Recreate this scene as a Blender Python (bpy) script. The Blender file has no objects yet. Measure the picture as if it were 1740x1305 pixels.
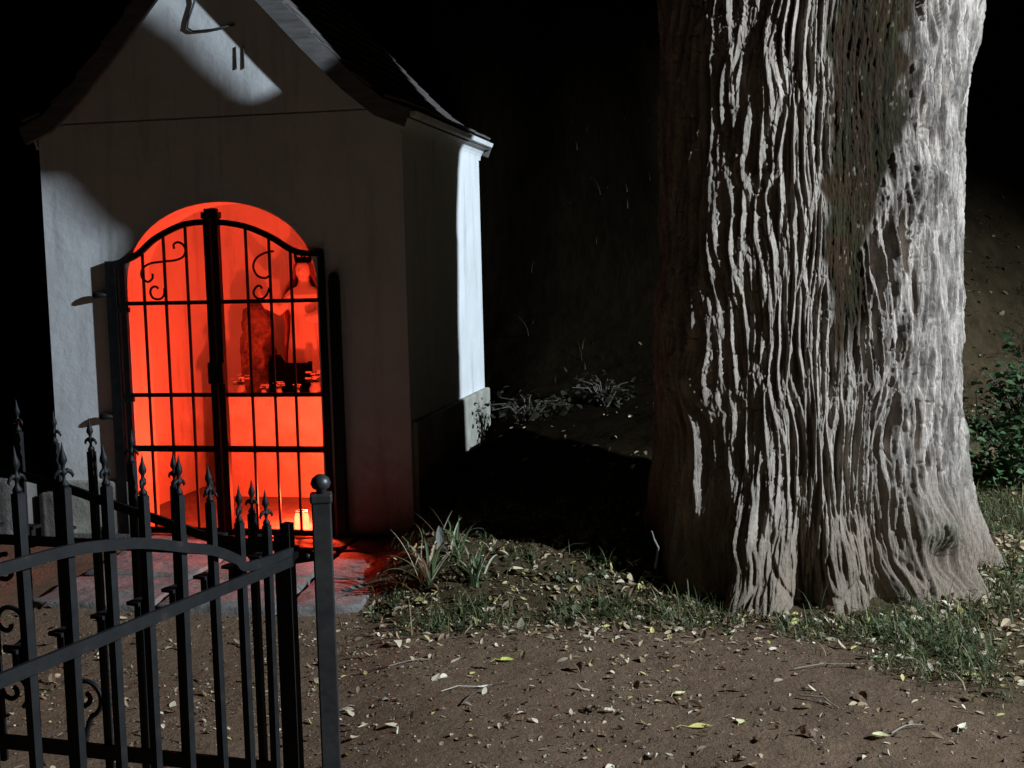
import bpy, bmesh, math, random
import numpy as np
from mathutils import Vector, Matrix

random.seed(11)
RNG = np.random.default_rng(7)
R = math.radians
scene = bpy.context.scene
COL = scene.collection

# ------------------------------------------------------------------ camera
cam_d = bpy.data.cameras.new('camera')
cam_d.sensor_width = 36.0
cam_d.lens = 36.0 * 2100.0 / 1740.0
cam_d.clip_end = 400.0
cam = bpy.data.objects.new('camera', cam_d)
COL.objects.link(cam)
cam.matrix_world = (Matrix.Translation((0, 0, 1.5)) @ Matrix.Rotation(R(90 - 5.5), 4, 'X')
                    @ Matrix.Rotation(R(-1.4), 4, 'Z'))
scene.camera = cam

# ------------------------------------------------------------------ night sky
world = bpy.data.worlds.new('World')
scene.world = world
world.use_nodes = True
wn = world.node_tree
wn.nodes.clear()
w_out = wn.nodes.new('ShaderNodeOutputWorld')
w_bg = wn.nodes.new('ShaderNodeBackground')
w_sky = wn.nodes.new('ShaderNodeTexSky')
w_sky.sky_type = 'NISHITA'
w_sky.sun_disc = False
w_sky.sun_elevation = R(-6.0)
w_sky.sun_rotation = R(120)
w_bg.inputs['Strength'].default_value = 0.012
wn.links.new(w_sky.outputs[0], w_bg.inputs[0])
wn.links.new(w_bg.outputs[0], w_out.inputs[0])

# ------------------------------------------------------------------ street lamp light (off to the right, the only strong light)
TREE = Vector((1.30, 5.70, 0.0))
LAMP_AZ = R(-33.0)
LAMP = Vector((TREE.x + 8 * math.cos(LAMP_AZ), TREE.y + 8 * math.sin(LAMP_AZ), 5.0))
ld = bpy.data.lights.new('street_lamp_light', 'SPOT')
ld.energy = 7600.0
ld.color = (0.73, 0.865, 1.0)
ld.shadow_soft_size = 0.105
ld.spot_size = R(98)
ld.spot_blend = 0.85
lo = bpy.data.objects.new('street_lamp_light', ld)
COL.objects.link(lo)
lo.location = LAMP
AIM = Vector((-0.55, 4.9, 0.75))
lo.rotation_euler = (AIM - LAMP).to_track_quat('-Z', 'Y').to_euler()

# ------------------------------------------------------------------ exposure
scene.view_settings.view_transform = 'Standard'
scene.view_settings.look = 'None'
scene.view_settings.exposure = 0.0
scene.view_settings.gamma = 1.0
scene.cycles.max_bounces = 8
scene.cycles.diffuse_bounces = 6

# ================================================================== helpers
def tag(o, label=None, cat=None, group=None, kind=None):
    if label: o['label'] = label
    if cat: o['category'] = cat
    if group: o['group'] = group
    if kind: o['kind'] = kind
    return o

def empty(name, loc=(0, 0, 0), rz=0.0):
    o = bpy.data.objects.new(name, None)
    o.empty_display_size = 0.1
    COL.objects.link(o)
    o.location = loc
    o.rotation_euler = (0, 0, rz)
    return o

def put(name, mesh, parent=None, loc=(0, 0, 0), rot=(0, 0, 0), scale=(1, 1, 1)):
    o = bpy.data.objects.new(name, mesh)
    COL.objects.link(o)
    o.parent = parent
    o.location = loc
    o.rotation_euler = rot
    o.scale = scale
    return o

class MB:
    """collects shapes, builds one mesh"""
    def __init__(s):
        s.v = []; s.f = []
    def add(s, vs, fs):
        b = len(s.v)
        s.v += [tuple(p) for p in vs]
        s.f += [tuple(b + i for i in f) for f in fs]
    def box(s, x0, x1, y0, y1, z0, z1):
        s.add([(x0, y0, z0), (x1, y0, z0), (x1, y1, z0), (x0, y1, z0),
               (x0, y0, z1), (x1, y0, z1), (x1, y1, z1), (x0, y1, z1)],
              [(0, 3, 2, 1), (4, 5, 6, 7), (0, 1, 5, 4), (1, 2, 6, 5), (2, 3, 7, 6), (3, 0, 4, 7)])
    def bar(s, p, q, w, h, up=(0, 0, 1)):
        """box of section w (sideways) x h (along up) from p to q"""
        p = Vector(p); q = Vector(q); d = (q - p).normalized()
        u = Vector(up); sd = d.cross(u).normalized(); u = sd.cross(d).normalized()
        a = sd * (w / 2); b = u * (h / 2)
        vs = [p - a - b, p + a - b, p + a + b, p - a + b, q - a - b, q + a - b, q + a + b, q - a + b]
        s.add(vs, [(0, 1, 2, 3), (7, 6, 5, 4), (0, 4, 5, 1), (1, 5, 6, 2), (2, 6, 7, 3), (3, 7, 4, 0)])
    def ribbon(s, pts, w, h, side):
        """rectangular section swept along pts; w along 'side' (fixed), h perpendicular"""
        pts = [Vector(p) for p in pts]; sd = Vector(side).normalized(); rings = []
        for i, p in enumerate(pts):
            d = (pts[min(i + 1, len(pts) - 1)] - pts[max(i - 1, 0)]).normalized()
            n = d.cross(sd).normalized()
            rings.append([p - sd * w / 2 - n * h / 2, p + sd * w / 2 - n * h / 2,
                          p + sd * w / 2 + n * h / 2, p - sd * w / 2 + n * h / 2])
        b = len(s.v)
        for r in rings: s.v += [tuple(p) for p in r]
        for i in range(len(rings) - 1):
            for k in range(4):
                s.f.append((b + i * 4 + k, b + i * 4 + (k + 1) % 4, b + i * 4 + 4 + (k + 1) % 4, b + i * 4 + 4 + k))
        s.f.append((b, b + 3, b + 2, b + 1)); e = b + (len(rings) - 1) * 4
        s.f.append((e, e + 1, e + 2, e + 3))
    def tube(s, pts, rad, n=8, cap=True):
        pts = [Vector(p) for p in pts]
        rad = rad if hasattr(rad, '__len__') else [rad] * len(pts)
        b = len(s.v); ref = None
        for i, p in enumerate(pts):
            d = (pts[min(i + 1, len(pts) - 1)] - pts[max(i - 1, 0)]).normalized()
            if ref is None:
                ref = d.orthogonal().normalized()
            ref = (ref - d * ref.dot(d)).normalized()
            o = d.cross(ref)
            for k in range(n):
                a = 2 * math.pi * k / n
                s.v.append(tuple(p + (ref * math.cos(a) + o * math.sin(a)) * rad[i]))
        for i in range(len(pts) - 1):
            for k in range(n):
                s.f.append((b + i * n + k, b + i * n + (k + 1) % n, b + (i + 1) * n + (k + 1) % n, b + (i + 1) * n + k))
        if cap:
            s.f.append(tuple(b + k for k in reversed(range(n))))
            s.f.append(tuple(b + (len(pts) - 1) * n + k for k in range(n)))
    def lathe(s, prof, n=16, c=(0, 0, 0)):
        """prof: (radius, z) pairs"""
        b = len(s.v)
        for r, z in prof:
            for k in range(n):
                a = 2 * math.pi * k / n
                s.v.append((c[0] + r * math.cos(a), c[1] + r * math.sin(a), c[2] + z))
        for i in range(len(prof) - 1):
            for k in range(n):
                s.f.append((b + i * n + k, b + i * n + (k + 1) % n, b + (i + 1) * n + (k + 1) % n, b + (i + 1) * n + k))
        s.f.append(tuple(b + k for k in reversed(range(n))))
        s.f.append(tuple(b + (len(prof) - 1) * n + k for k in range(n)))
    def ball(s, c, r, n=10, m=6, sc=(1, 1, 1)):
        prof = [(max(1e-4, r * math.sin(math.pi * i / m)), -r * math.cos(math.pi * i / m)) for i in range(m + 1)]
        t = MB(); t.lathe(prof, n)
        s.add([(c[0] + x * sc[0], c[1] + y * sc[1], c[2] + z * sc[2]) for x, y, z in t.v], t.f)
    def mesh(s, name, mat, smooth=False, bevel=0):
        me = bpy.data.meshes.new(name)
        me.from_pydata(s.v, [], s.f)
        if mat: me.materials.append(mat)
        if smooth:
            me.polygons.foreach_set('use_smooth', [True] * len(me.polygons))
        me.update()
        return me
    def build(s, name, mat, parent=None, smooth=False, loc=(0, 0, 0), rot=(0, 0, 0), bevel=0):
        o = put(name, s.mesh(name, mat, smooth), parent, loc, rot)
        if bevel:
            m = o.modifiers.new('bevel', 'BEVEL'); m.width = bevel; m.segments = 2; m.limit_method = 'ANGLE'
        return o

def np_mesh(name, verts, faces, mat, smooth=True):
    """verts (n,3), faces (m,k)"""
    me = bpy.data.meshes.new(name)
    n, m, k = len(verts), len(faces), faces.shape[1]
    me.vertices.add(n); me.vertices.foreach_set('co', np.asarray(verts, np.float32).ravel())
    me.loops.add(m * k); me.loops.foreach_set('vertex_index', np.asarray(faces, np.int32).ravel())
    me.polygons.add(m)
    me.polygons.foreach_set('loop_start', np.arange(0, m * k, k, dtype=np.int32))
    me.polygons.foreach_set('loop_total', np.full(m, k, np.int32))
    me.polygons.foreach_set('use_smooth', np.full(m, smooth, bool))
    if mat: me.materials.append(mat)
    me.update(calc_edges=True)
    return me

def add_color(me, rgb, name='Col'):
    a = me.color_attributes.new(name, 'FLOAT_COLOR', 'POINT')
    c = np.ones((len(rgb), 4), np.float32); c[:, :3] = rgb
    a.data.foreach_set('color', c.ravel())

# ---- numpy noise
def _hash(ix, iy, s=0):
    h = (ix.astype(np.int64) * 374761393 + iy.astype(np.int64) * 668265263 + s * 974634533) & 0xFFFFFFFF
    h = ((h ^ (h >> 13)) * 1274126177) & 0xFFFFFFFF
    h = (h ^ (h >> 16)) & 0xFFFFFFFF
    h = (h * 2246822519) & 0xFFFFFFFF
    return ((h ^ (h >> 15)) & 0xFFFFFF) / float(0xFFFFFF)

def vnoise(x, y, s=0):
    x = np.asarray(x, float); y = np.asarray(y, float)
    ix = np.floor(x); iy = np.floor(y); fx = x - ix; fy = y - iy
    fx = fx * fx * fx * (fx * (fx * 6 - 15) + 10); fy = fy * fy * fy * (fy * (fy * 6 - 15) + 10)
    a = _hash(ix, iy, s); b = _hash(ix + 1, iy, s); c = _hash(ix, iy + 1, s); d = _hash(ix + 1, iy + 1, s)
    return ((a + (b - a) * fx) * (1 - fy) + (c + (d - c) * fx) * fy) * 2 - 1

def fbm(x, y, s=0, o=4):
    t = 0; a = 0.5
    for i in range(o):
        t = t + a * vnoise(x * 2 ** i, y * 2 ** i, s + i); a *= 0.5
    return t

def voronoi(x, y, s=0, jit=0.78):
    ix = np.floor(x); iy = np.floor(y)
    f1 = np.full(x.shape, 9.0); f2 = np.full(x.shape, 9.0); cid = np.zeros(x.shape)
    for dx in (-1, 0, 1):
        for dy in (-1, 0, 1):
            cx = ix + dx; cy = iy + dy
            px = cx + 0.5 + jit * (_hash(cx, cy, s) - 0.5); py = cy + 0.5 + jit * (_hash(cx, cy, s + 50) - 0.5)
            d = np.sqrt((px - x) ** 2 + (py - y) ** 2)
            n1 = d < f1
            f2 = np.where(n1, f1, np.minimum(f2, d))
            cid = np.where(n1, _hash(cx, cy, s + 99), cid)
            f1 = np.where(n1, d, f1)
    return f1, f2, cid

def sstep(a, b, x):
    t = np.clip((x - a) / (b - a), 0, 1)
    return t * t * (3 - 2 * t)

# ---- materials
def new_mat(name):
    m = bpy.data.materials.new(name); m.use_nodes = True
    nt = m.node_tree
    return m, nt, nt.nodes['Principled BSDF']

def ramp(nt, fac, stops):
    r = nt.nodes.new('ShaderNodeValToRGB')
    e = r.color_ramp.elements
    while len(e) < len(stops): e.new(0.5)
    for k, (p, c) in zip(e, stops):
        k.position = p; k.color = (*c, 1)
    nt.links.new(fac, r.inputs['Fac'])
    return r.outputs['Color']

def noise(nt, scale, detail=6, rough=0.6, coord='Object', stretch=None):
    tc = nt.nodes.new('ShaderNodeTexCoord')
    src = tc.outputs[coord]
    if stretch:
        mp = nt.nodes.new('ShaderNodeMapping'); mp.inputs['Scale'].default_value = stretch
        nt.links.new(src, mp.inputs[0]); src = mp.outputs[0]
    n = nt.nodes.new('ShaderNodeTexNoise')
    n.inputs['Scale'].default_value = scale; n.inputs['Detail'].default_value = detail
    n.inputs['Roughness'].default_value = rough
    nt.links.new(src, n.inputs['Vector'])
    return n.outputs['Fac']

def bump(nt, bsdf, fac, strength, dist):
    b = nt.nodes.new('ShaderNodeBump')
    b.inputs['Strength'].default_value = strength; b.inputs['Distance'].default_value = dist
    nt.links.new(fac, b.inputs['Height']); nt.links.new(b.outputs[0], bsdf.inputs['Normal'])

def mottled(name, stops, scale=8, rough=0.8, bmp=None, metal=0.0, stretch=None, spec=0.5, coord='Object'):
    m, nt, b = new_mat(name)
    nt.links.new(ramp(nt, noise(nt, scale, stretch=stretch, coord=coord), stops), b.inputs['Base Color'])
    b.inputs['Roughness'].default_value = rough
    b.inputs['Metallic'].default_value = metal
    b.inputs['Specular IOR Level'].default_value = spec
    if bmp: bump(nt, b, noise(nt, bmp[0], 8, 0.65, stretch=stretch, coord=coord), bmp[1], bmp[2])
    return m

def attr_mat(name, rough=0.8, spec=0.3, bmp=None, trans=0.0, vary=None):
    m, nt, b = new_mat(name)
    a = nt.nodes.new('ShaderNodeAttribute'); a.attribute_name = 'Col'
    col = a.outputs['Color']
    if vary:
        mx = nt.nodes.new('ShaderNodeMix'); mx.data_type = 'RGBA'; mx.blend_type = 'MULTIPLY'
        mx.inputs['Factor'].default_value = 1.0
        nt.links.new(col, mx.inputs['A'])
        nt.links.new(ramp(nt, noise(nt, vary[0], 8, 0.7), [(0.25, (vary[1],) * 3), (0.75, (vary[2],) * 3)]), mx.inputs['B'])
        col = mx.outputs['Result']
    nt.links.new(col, b.inputs['Base Color'])
    b.inputs['Roughness'].default_value = rough; b.inputs['Specular IOR Level'].default_value = spec
    if bmp: bump(nt, b, noise(nt, bmp[0], 8, 0.7, stretch=bmp[3] if len(bmp) > 3 else None), bmp[1], bmp[2])
    if trans:
        t = nt.nodes.new('ShaderNodeBsdfTranslucent'); nt.links.new(col, t.inputs['Color'])
        ms = nt.nodes.new('ShaderNodeMixShader'); ms.inputs[0].default_value = trans
        out = nt.nodes['Material Output']
        nt.links.new(b.outputs[0], ms.inputs[1]); nt.links.new(t.outputs[0], ms.inputs[2]); nt.links.new(ms.outputs[0], out.inputs['Surface'])
    return m

M = {}
def plaster_mat():
    m, nt, b = new_mat('plaster')
    base = ramp(nt, noise(nt, 2.2, 8, 0.7), [(0.3, (0.68, 0.685, 0.67)), (0.6, (0.80, 0.805, 0.80))])
    streak = ramp(nt, noise(nt, 3.0, 6, 0.65, stretch=(3.0, 3.0, 0.35)), [(0.54, (1, 1, 1)), (0.72, (0.72, 0.72, 0.70))])
    mx = nt.nodes.new('ShaderNodeMix'); mx.data_type = 'RGBA'; mx.blend_type = 'MULTIPLY'; mx.inputs['Factor'].default_value = 1
    nt.links.new(base, mx.inputs['A']); nt.links.new(streak, mx.inputs['B'])
    tc = nt.nodes.new('ShaderNodeTexCoord'); sp = nt.nodes.new('ShaderNodeSeparateXYZ'); nt.links.new(tc.outputs['Object'], sp.inputs[0])
    ma = nt.nodes.new('ShaderNodeMath'); ma.operation = 'MULTIPLY_ADD'; ma.inputs[1].default_value = -0.9; ma.inputs[2].default_value = 0.62
    nt.links.new(sp.outputs['Z'], ma.inputs[0])
    mb = nt.nodes.new('ShaderNodeMath'); mb.operation = 'ADD'; nt.links.new(ma.outputs[0], mb.inputs[0]); nt.links.new(noise(nt, 5, 8, 0.7), mb.inputs[1])
    splash = ramp(nt, mb.outputs[0], [(0.62, (1, 1, 1)), (1.0, (0.62, 0.57, 0.48))])
    m2 = nt.nodes.new('ShaderNodeMix'); m2.data_type = 'RGBA'; m2.blend_type = 'MULTIPLY'; m2.inputs['Factor'].default_value = 1
    nt.links.new(mx.outputs['Result'], m2.inputs['A']); nt.links.new(splash, m2.inputs['B'])
    nt.links.new(m2.outputs['Result'], b.inputs['Base Color'])
    b.inputs['Roughness'].default_value = 0.9; b.inputs['Specular IOR Level'].default_value = 0.2
    bump(nt, b, noise(nt, 14, 8, 0.6), 0.35, 0.012)
    return m
M['plaster'] = plaster_mat()
M['plinth'] = mottled('plinth_plaster', [(0.3, (0.24, 0.23, 0.19)), (0.65, (0.47, 0.45, 0.37))], 5, 0.9, (30, 0.6, 0.01))
M['rooftile'] = mottled('roof_tile', [(0.3, (0.07, 0.06, 0.055)), (0.7, (0.16, 0.14, 0.13))], 9, 0.75, (40, 0.4, 0.006))
M['oldwood'] = mottled('weathered_wood', [(0.3, (0.09, 0.085, 0.08)), (0.7, (0.18, 0.17, 0.165))], 7, 0.75, (30, 0.4, 0.004), stretch=(1, 1, 6))
M['iron'] = mottled('black_iron', [(0.35, (0.004, 0.004, 0.0043)), (0.62, (0.009, 0.009, 0.009)), (0.75, (0.03, 0.017, 0.010))], 22, 0.6, (90, 0.25, 0.002), spec=0.25)
M['greyiron'] = mottled('grey_painted_iron', [(0.35, (0.017, 0.017, 0.017)), (0.7, (0.036, 0.035, 0.033))], 22, 0.42, (90, 0.25, 0.002), spec=0.5)
M['flag'] = mottled('flagstone', [(0.28, (0.10, 0.088, 0.076)), (0.7, (0.22, 0.20, 0.18))], 6, 0.9, (22, 0.8, 0.02))
M['cloth'] = mottled('altar_cloth', [(0.3, (0.70, 0.68, 0.64)), (0.7, (0.80, 0.79, 0.76))], 5, 0.9, (60, 0.2, 0.003))
M['statue'] = mottled('painted_wood_figure', [(0.40, (0.62, 0.55, 0.50)), (0.6, (0.78, 0.72, 0.66))], 3, 0.55, (30, 0.15, 0.004))
M['mantle'] = mottled('painted_mantle', [(0.3, (0.16, 0.05, 0.05)), (0.7, (0.30, 0.10, 0.09))], 6, 0.6, (30, 0.2, 0.004))
M['rock'] = mottled('grotto_rock', [(0.3, (0.05, 0.03, 0.028)), (0.7, (0.42, 0.25, 0.22))], 16, 0.9, (26, 1.0, 0.03))
M['dark'] = mottled('black_lacquer', [(0.3, (0.0006, 0.0006, 0.0006)), (0.7, (0.0015, 0.0014, 0.0014))], 6, 0.7, spec=0.02)
M['flower'] = mottled('pale_petals', [(0.3, (0.55, 0.42, 0.40)), (0.7, (0.85, 0.80, 0.78))], 30, 0.8)
M['leafgreen'] = mottled('flower_foliage', [(0.3, (0.03, 0.05, 0.02)), (0.7, (0.06, 0.11, 0.035))], 30, 0.7)
M['glass'] = mottled('vase_glaze', [(0.3, (0.35, 0.33, 0.32)), (0.7, (0.5, 0.48, 0.46))], 12, 0.25)
M['wire'] = mottled('dark_cable', [(0.3, (0.02, 0.02, 0.024)), (0.7, (0.04, 0.04, 0.045))], 12, 0.6)

# ================================================================== terrain
CH = Vector((-1.646, 6.924, 0.0)); CA = R(-11.5)     # chapel origin: door sill centre
CU = (math.cos(CA), math.sin(CA)); CV = (-math.sin(CA), math.cos(CA))
def chapel_uw(x, y):
    dx = x - CH.x; dy = y - CH.y
    return dx * CU[0] + dy * CU[1], dx * CV[0] + dy * CV[1]
def chapel_pt(u, w, z=0.0):
    return Vector((CH.x + u * CU[0] + w * CV[0], CH.y + u * CU[1] + w * CV[1], z))

def height(x, y, fine=True):
    x = np.asarray(x, float); y = np.asarray(y, float)
    edge = 5.0 + 0.10 * vnoise(x * 1.7, y * 0 + 3.1, 5)
    right = sstep(-0.78, -0.30, x + 0.10 * vnoise(y * 1.5, x * 0 + 1.3, 6))
    far = sstep(1.9, 2.6, x)
    mound = 0.19 * sstep(edge, edge + 0.72, y) * right * (1 - 0.55 * far)
    up = 0.21 * np.clip(y - 6.2, 0, 1.4) * sstep(-0.75, 0.0, x - 0.1 * (y - 6.2))
    hill = 0.56 * np.log1p(np.exp((y - 8.6 + 0.35 * vnoise(x * 0.35, y * 0.2, 8)) * 2.2)) / 2.2
    hill = np.where(y > 24, hill[()] * 0 + 8.6 + 0.12 * (y - 24), hill) if np.ndim(hill) else hill
    hill = hill * sstep(-1.5, 0.3, x + 0.12 * y - 0.9)
    z = mound + up + hill - 0.9 * sstep(-2.6, -6.0, x) * 0 - 1.6 * sstep(7.25, 10.5, y) * (1 - sstep(-2.6, -1.6, x))
    z = z - 0.05 * (1 - right) * (1 - sstep(5.1, 5.6, y))
    z = z + 0.05 * fbm(x * 0.6, y * 0.6, 20, 3) * sstep(6.5, 9, y) * 2.0
    if fine:
        rough = 0.35 + 0.65 * np.maximum(right * sstep(4.8, 5.3, y), sstep(0.9, 2.2, x + (y - 4) * 0.3))
        z = z + rough * (0.028 * fbm(x * 4, y * 4, 30, 3) + 0.012 * fbm(x * 17, y * 17, 31, 2)) + 0.004 * vnoise(x * 45, y * 45, 33)
    u, w = chapel_uw(x, y)
    inside = sstep(-1.04, -0.96, u) * (1 - sstep(1.02, 1.10, u)) * sstep(-0.02, 0.10, w) * (1 - sstep(1.72, 1.82, w))
    apron = sstep(-1.5, -1.0, u) * (1 - sstep(0.95, 1.15, u)) * sstep(-1.5, -1.2, w) * (1 - sstep(1.7, 1.8, w))
    z = z * (1 - 0.9 * apron) - 0.02 * apron
    return z * (1 - inside) - 0.06 * inside

def gz(x, y):
    return float(height(np.array([x]), np.array([y]))[0])

def axis(lo_, hi_, step, outs):
    core = np.arange(lo_, hi_ + 1e-6, step)
    pre = []; x = lo_; s = step
    while x > outs[0]:
        s *= 1.16; x -= s; pre.append(x)
    post = []; x = hi_; s = step
    while x < outs[1]:
        s *= 1.05; x += s; post.append(x)
    return np.array(pre[::-1] + list(core) + post)
gx = axis(-3.2, 3.6, 0.022, (-90, 90)); gy = axis(3.0, 8.6, 0.022, (-40, 120))
GX, GY = np.meshgrid(gx, gy)
GZ = height(GX, GY)
nx, ny = len(gx), len(gy)
idx = np.arange(nx * ny).reshape(ny, nx)
gf = np.stack([idx[:-1, :-1], idx[:-1, 1:], idx[1:, 1:], idx[1:, :-1]], -1).reshape(-1, 4)

def soil_mix(x, y):
    """0 = trodden dirt path, 1 = soft soil / grass ground"""
    right = sstep(-0.75, -0.35, x)
    m = right * sstep(4.85, 5.25, y + 0.12 * fbm(x * 3, y * 3, 41, 3))
    m2 = sstep(0.55, 1.35, x - 0.62 + (y - 4.2) * 0.55 + 0.35 * fbm(x * 1.6, y * 1.6, 42, 4))
    return np.maximum(np.maximum(m, m2), sstep(7.4, 8.2, y))
sm = soil_mix(GX, GY).ravel()[:, None]
dv = (0.5 + 0.5 * fbm(GX * 2.2, GY * 2.2, 44, 4)).ravel()[:, None]
dv2 = (0.5 + 0.5 * vnoise(GX * 60, GY * 60, 45)).ravel()[:, None]
dirt = np.array([0.172, 0.112, 0.072]) * (0.72 + 0.45 * dv) * (0.8 + 0.4 * dv2)
soil = np.array([0.082, 0.059, 0.032]) * (1 - (-0.5 + 1.40 * (1 - sstep(1.3, 2.5, GX))) * sstep(6.1, 7.4, GY)).ravel()[:, None] * (0.7 + 0.6 * dv) * (0.7 + 0.6 * dv2)  # night darkness and lamplight painted into rear soil: blackened left, lightened right
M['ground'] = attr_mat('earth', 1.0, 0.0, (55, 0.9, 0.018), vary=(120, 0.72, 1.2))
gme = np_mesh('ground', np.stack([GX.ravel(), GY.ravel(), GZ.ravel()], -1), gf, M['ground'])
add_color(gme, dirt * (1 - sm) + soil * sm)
ground = put('ground', gme)
tag(ground, 'trodden brown earth rising to a dark bank behind', 'ground', kind='structure')

# ================================================================== chapel
chapel = empty('chapel', CH, CA)
tag(chapel, 'small white plastered wayside chapel with gable and arched doorway glowing red', 'chapel')
UL, UR, WT, WB = -1.03, 1.11, 0.24, 1.85
AC, AH, ASP, ARI = 0.035, 0.565, 1.42, 0.467      # arch centre, half width, springing, rise
GB = 2.346                                          # gable base
def arch_pts(n=28):
    return [(AC - AH * math.cos(math.pi * i / n), ASP + ARI * math.sin(math.pi * i / n) ** 0.9) for i in range(n + 1)]
def roof_z(h):      # underside of roof against half-width
    return float(np.interp(h, [0, 0.58, 0.80, 0.97, 1.13], [3.30, 2.68, 2.46, 2.33, 2.28]))
RC = 0.05
w = MB()
ap = arch_pts()
def facade(wy, flip):
    fs = []; vs = []
    def quad(*p):
        b = len(vs); vs.extend([(a, wy, c) for a, c in p]); q = (b, b + 1, b + 2, b + 3)
        fs.append(q[::-1] if flip else q)
    jl, jr = AC - AH, AC + AH
    for k in range(10):
        z0, z1 = GB * 0 + ASP * k / 10, ASP * (k + 1) / 10
        quad((UL, z0), (jl, z0), (jl, z1), (UL, z1)); quad((jr, z0), (UR, z0), (UR, z1), (jr, z1))
    quad((UL, ASP), (jl, ASP), (jl, GB), (UL, GB)); quad((jr, ASP), (UR, ASP), (UR, GB), (jr, GB))
    for i in range(len(ap) - 1):
        quad(ap[i], ap[i + 1], (ap[i + 1][0], GB), (ap[i][0], GB))
    return vs, fs
for wy, fl in ((0, False), (WT, True)):
    w.add(*facade(wy, fl))
for i in range(len(ap) - 1):
    (a, b), (c, d) = ap[i], ap[i + 1]
    w.add([(a, 0, b), (c, 0, d), (c, WT, d), (a, WT, b)], [(0, 3, 2, 1)])
for uj, fl in ((AC - AH, 0), (AC + AH, 1)):
    w.add([(uj, 0, 0), (uj, 0, ASP), (uj, WT, ASP), (uj, WT, 0)], [(0, 3, 2, 1) if not fl else (0, 1, 2, 3)])
w.box(UR - 0.2, UR, WT, WB, 0, GB - 0.01)
w.box(UL, UL + 0.2, WT, WB, 0, GB - 0.01)
w.box(UL + 0.2, UR - 0.2, WB - 0.2, WB, 0, GB - 0.01)
w.add([(UL, 0, 0), (UL, WT, 0), (UL, WT, GB), (UL, 0, GB)], [(0, 3, 2, 1)])
w.add([(UR, 0, 0), (UR, WT, 0), (UR, WT, GB), (UR, 0, GB)], [(0, 1, 2, 3)])
w.build('wall', M['plaster'], chapel)
w = MB(); w.box(UL + 0.2, UR - 0.2, WT, WB - 0.2, 2.12, 2.2); w.build('ceiling', M['plaster'], chapel)
w = MB(); w.box(UL + 0.05, UR - 0.05, -0.06, WB - 0.2, -0.10, 0.012); w.build('floor_slab', M['flag'], chapel)
# gable
w = MB()
hs = [-0.95, -0.80, -0.58, 0, 0.58, 0.80, 0.95]
top = [(RC + h, roof_z(abs(h)) + 0.02) for h in hs]
vs = [(u, 0.0, z) for u, z in top] + [(u, 0.0, GB + 0.009) for u, z in top]
vs += [(x, y + WT, z) for x, y, z in vs]
n = len(top); fs = []
for i in range(n - 1):
    fs += [(n + i, n + i + 1, i + 1, i), (2 * n + i, 2 * n + i + 1, 3 * n + i + 1, 3 * n + i), (i, i + 1, 2 * n + i + 1, 2 * n + i)]
w.add(vs, fs); w.build('gable', M['plaster'], chapel)
# narrow shadow groove between wall and gable
w = MB(); w.box(UL + 0.01, UR - 0.01, 0.014, 0.05, GB - 0.03, GB + 0.03); w.build('groove', M['plaster'], chapel)
# cove cornices under both eaves
for sgn, uw in ((1, UR), (-1, UL)):
    w = MB(); prof = []
    for i in range(7):
        a = math.pi / 2 * i / 6
        prof.append((uw + sgn * 0.085 * (1 - math.cos(a)), 2.215 + 0.085 * math.sin(a)))
    prof += [(uw + sgn * 0.095, 2.325), (uw - sgn * 0.02, 2.33)]
    ring0 = [(u, -0.03, z) for u, z in prof]; ring1 = [(u, WB + 0.05, z) for u, z in prof]
    m = len(prof); vs = ring0 + ring1; fs = [(i, i + 1, m + i + 1, m + i) for i in range(m - 1)]
    fs += [tuple(range(m)), tuple(range(2 * m - 1, m - 1, -1))]
    if sgn < 0: fs = [f[::-1] for f in fs]
    w.add(vs, fs); w.build('cornice', M['plaster'], chapel)
# plinth
for a in ((UL - 0.03, AC - AH - 0.012, -0.03, 0.015, -0.1, 0.318), 
          (UR - 0.02, UR + 0.032, 0.02, WB + 0.03, -0.1, 0.66), (UL - 0.032, UL + 0.02, 0.02, WB + 0.03, -0.1, 0.66)):
    w = MB(); w.box(*a); w.build('plinth', M['plinth'], chapel, bevel=0.012)
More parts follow.
